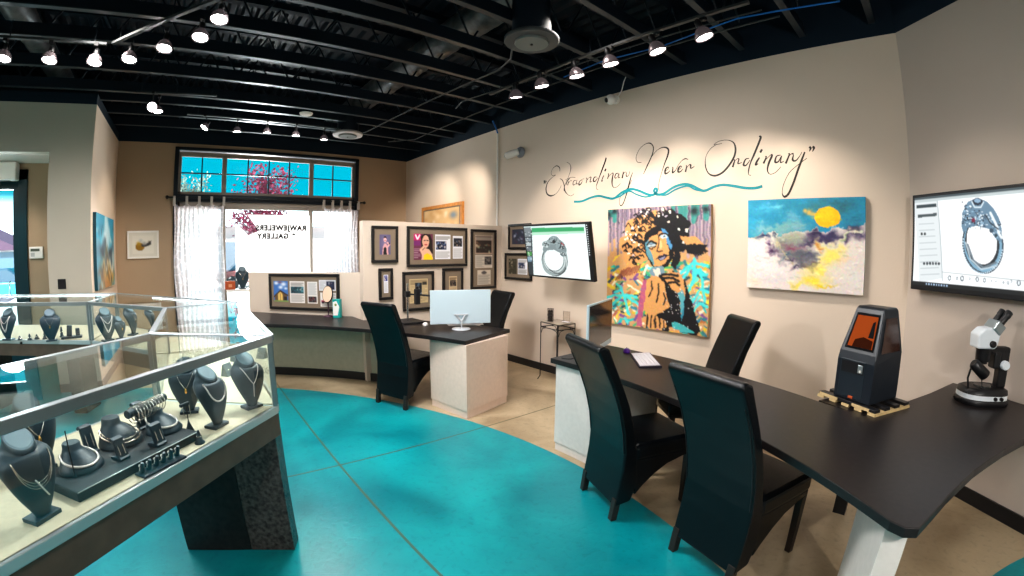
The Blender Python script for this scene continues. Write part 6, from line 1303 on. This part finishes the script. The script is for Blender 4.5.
unseen_light((1.35, .5, 2.05), 105, (1, .95, .9), 125, (-.6, .8, -.3), .02, .8)
unseen_light((-4.3, -1.0, 3.45), 110, (1, .95, .88)); unseen_light((-2.5, 2.6, 3.5), 55, (1, .93, .86))
unseen_light((-10.4, 1.4, 2.3), 420, (1, .97, .97), 150, (1, 0, -.1), .5, .6)         # unseen lamp added outside to stand in for daylight on the window
unseen_light((-9.4, -3.5, 2.4), 260, (.9, .97, 1), 120, (1, .25, -.25), .35, .6)       # lamp added outside the door in place of daylight at the entrance
unseen_light((-6.9, -3.0, 2.0), 12, (1, .9, .75), 150, (0, 0, 1), .2)  # added to brighten the entrance ceiling from below
# daylight
sun = bpy.data.lights.new('sun', 'SUN'); sun.energy = 11; sun.angle = .02; sun.color = (1, .97, .93); so = bpy.data.objects.new('sun', sun); COL.objects.link(so); so.rotation_euler = Vector((-.55, .35, -.75)).to_track_quat('-Z', 'Y').to_euler()
w = bpy.data.worlds.new('sky'); SC.world = w; w.use_nodes = True; N = w.node_tree.nodes; L = w.node_tree.links; bg = N['Background']
tc = N.new('ShaderNodeTexCoord'); s = N.new('ShaderNodeSeparateXYZ'); L.new(tc.outputs['Generated'], s.inputs[0]); r = N.new('ShaderNodeValToRGB'); L.new(s.outputs['Z'], r.inputs[0])
r.color_ramp.elements[0].position = .0; r.color_ramp.elements[0].color = (.95, .97, 1, 1); r.color_ramp.elements[1].position = .12; r.color_ramp.elements[1].color = (.0, .62, .84, 1)
e = r.color_ramp.elements.new(.085); e.color = (.8, .95, 1, 1); L.new(r.outputs[0], bg.inputs[0]); mr = N.new('ShaderNodeMapRange'); mr.inputs[1].default_value = .075; mr.inputs[2].default_value = .115; mr.inputs[3].default_value = 5; mr.inputs[4].default_value = .78; L.new(s.outputs['Z'], mr.inputs[0]); L.new(mr.outputs[0], bg.inputs[1])
# ------------------------------------------------------------------ camera: measured fisheye-like lens
cd = bpy.data.cameras.new('camera'); cam = bpy.data.objects.new('camera', cd); COL.objects.link(cam); SC.camera = cam
M = Matrix(((RR.x, UU.x, -FF.x, 0), (RR.y, UU.y, -FF.y, 0), (RR.z, UU.z, -FF.z, CAMH), (0, 0, 0, 1))); cam.matrix_world = M
cd.type = 'PANO'; cd.sensor_fit = 'HORIZONTAL'; cd.sensor_width = 36.0; cd.clip_start = .05; cd.clip_end = 300
cd.panorama_type = 'FISHEYE_LENS_POLYNOMIAL'; cd.fisheye_fov = PI
mmpx = 36.0/1024; rs = np.linspace(.01, 1.36, 200); th_ = rs + A*rs**3 + B*rs**5; rm = rs*F*mmpx
K = np.linalg.lstsq(np.stack([rm, rm**2, rm**3, rm**4], 1), th_, rcond=None)[0]
cd.fisheye_polynomial_k0 = 0; cd.fisheye_polynomial_k1 = -K[0]; cd.fisheye_polynomial_k2 = -K[1]; cd.fisheye_polynomial_k3 = -K[2]; cd.fisheye_polynomial_k4 = -K[3]
SC.view_settings.view_transform = 'Standard'; SC.view_settings.look = 'Medium High Contrast'; SC.view_settings.exposure = 0.13; SC.view_settings.gamma = 1.0
for o in bpy.data.objects:
    if '_wb' in o: del o['_wb']
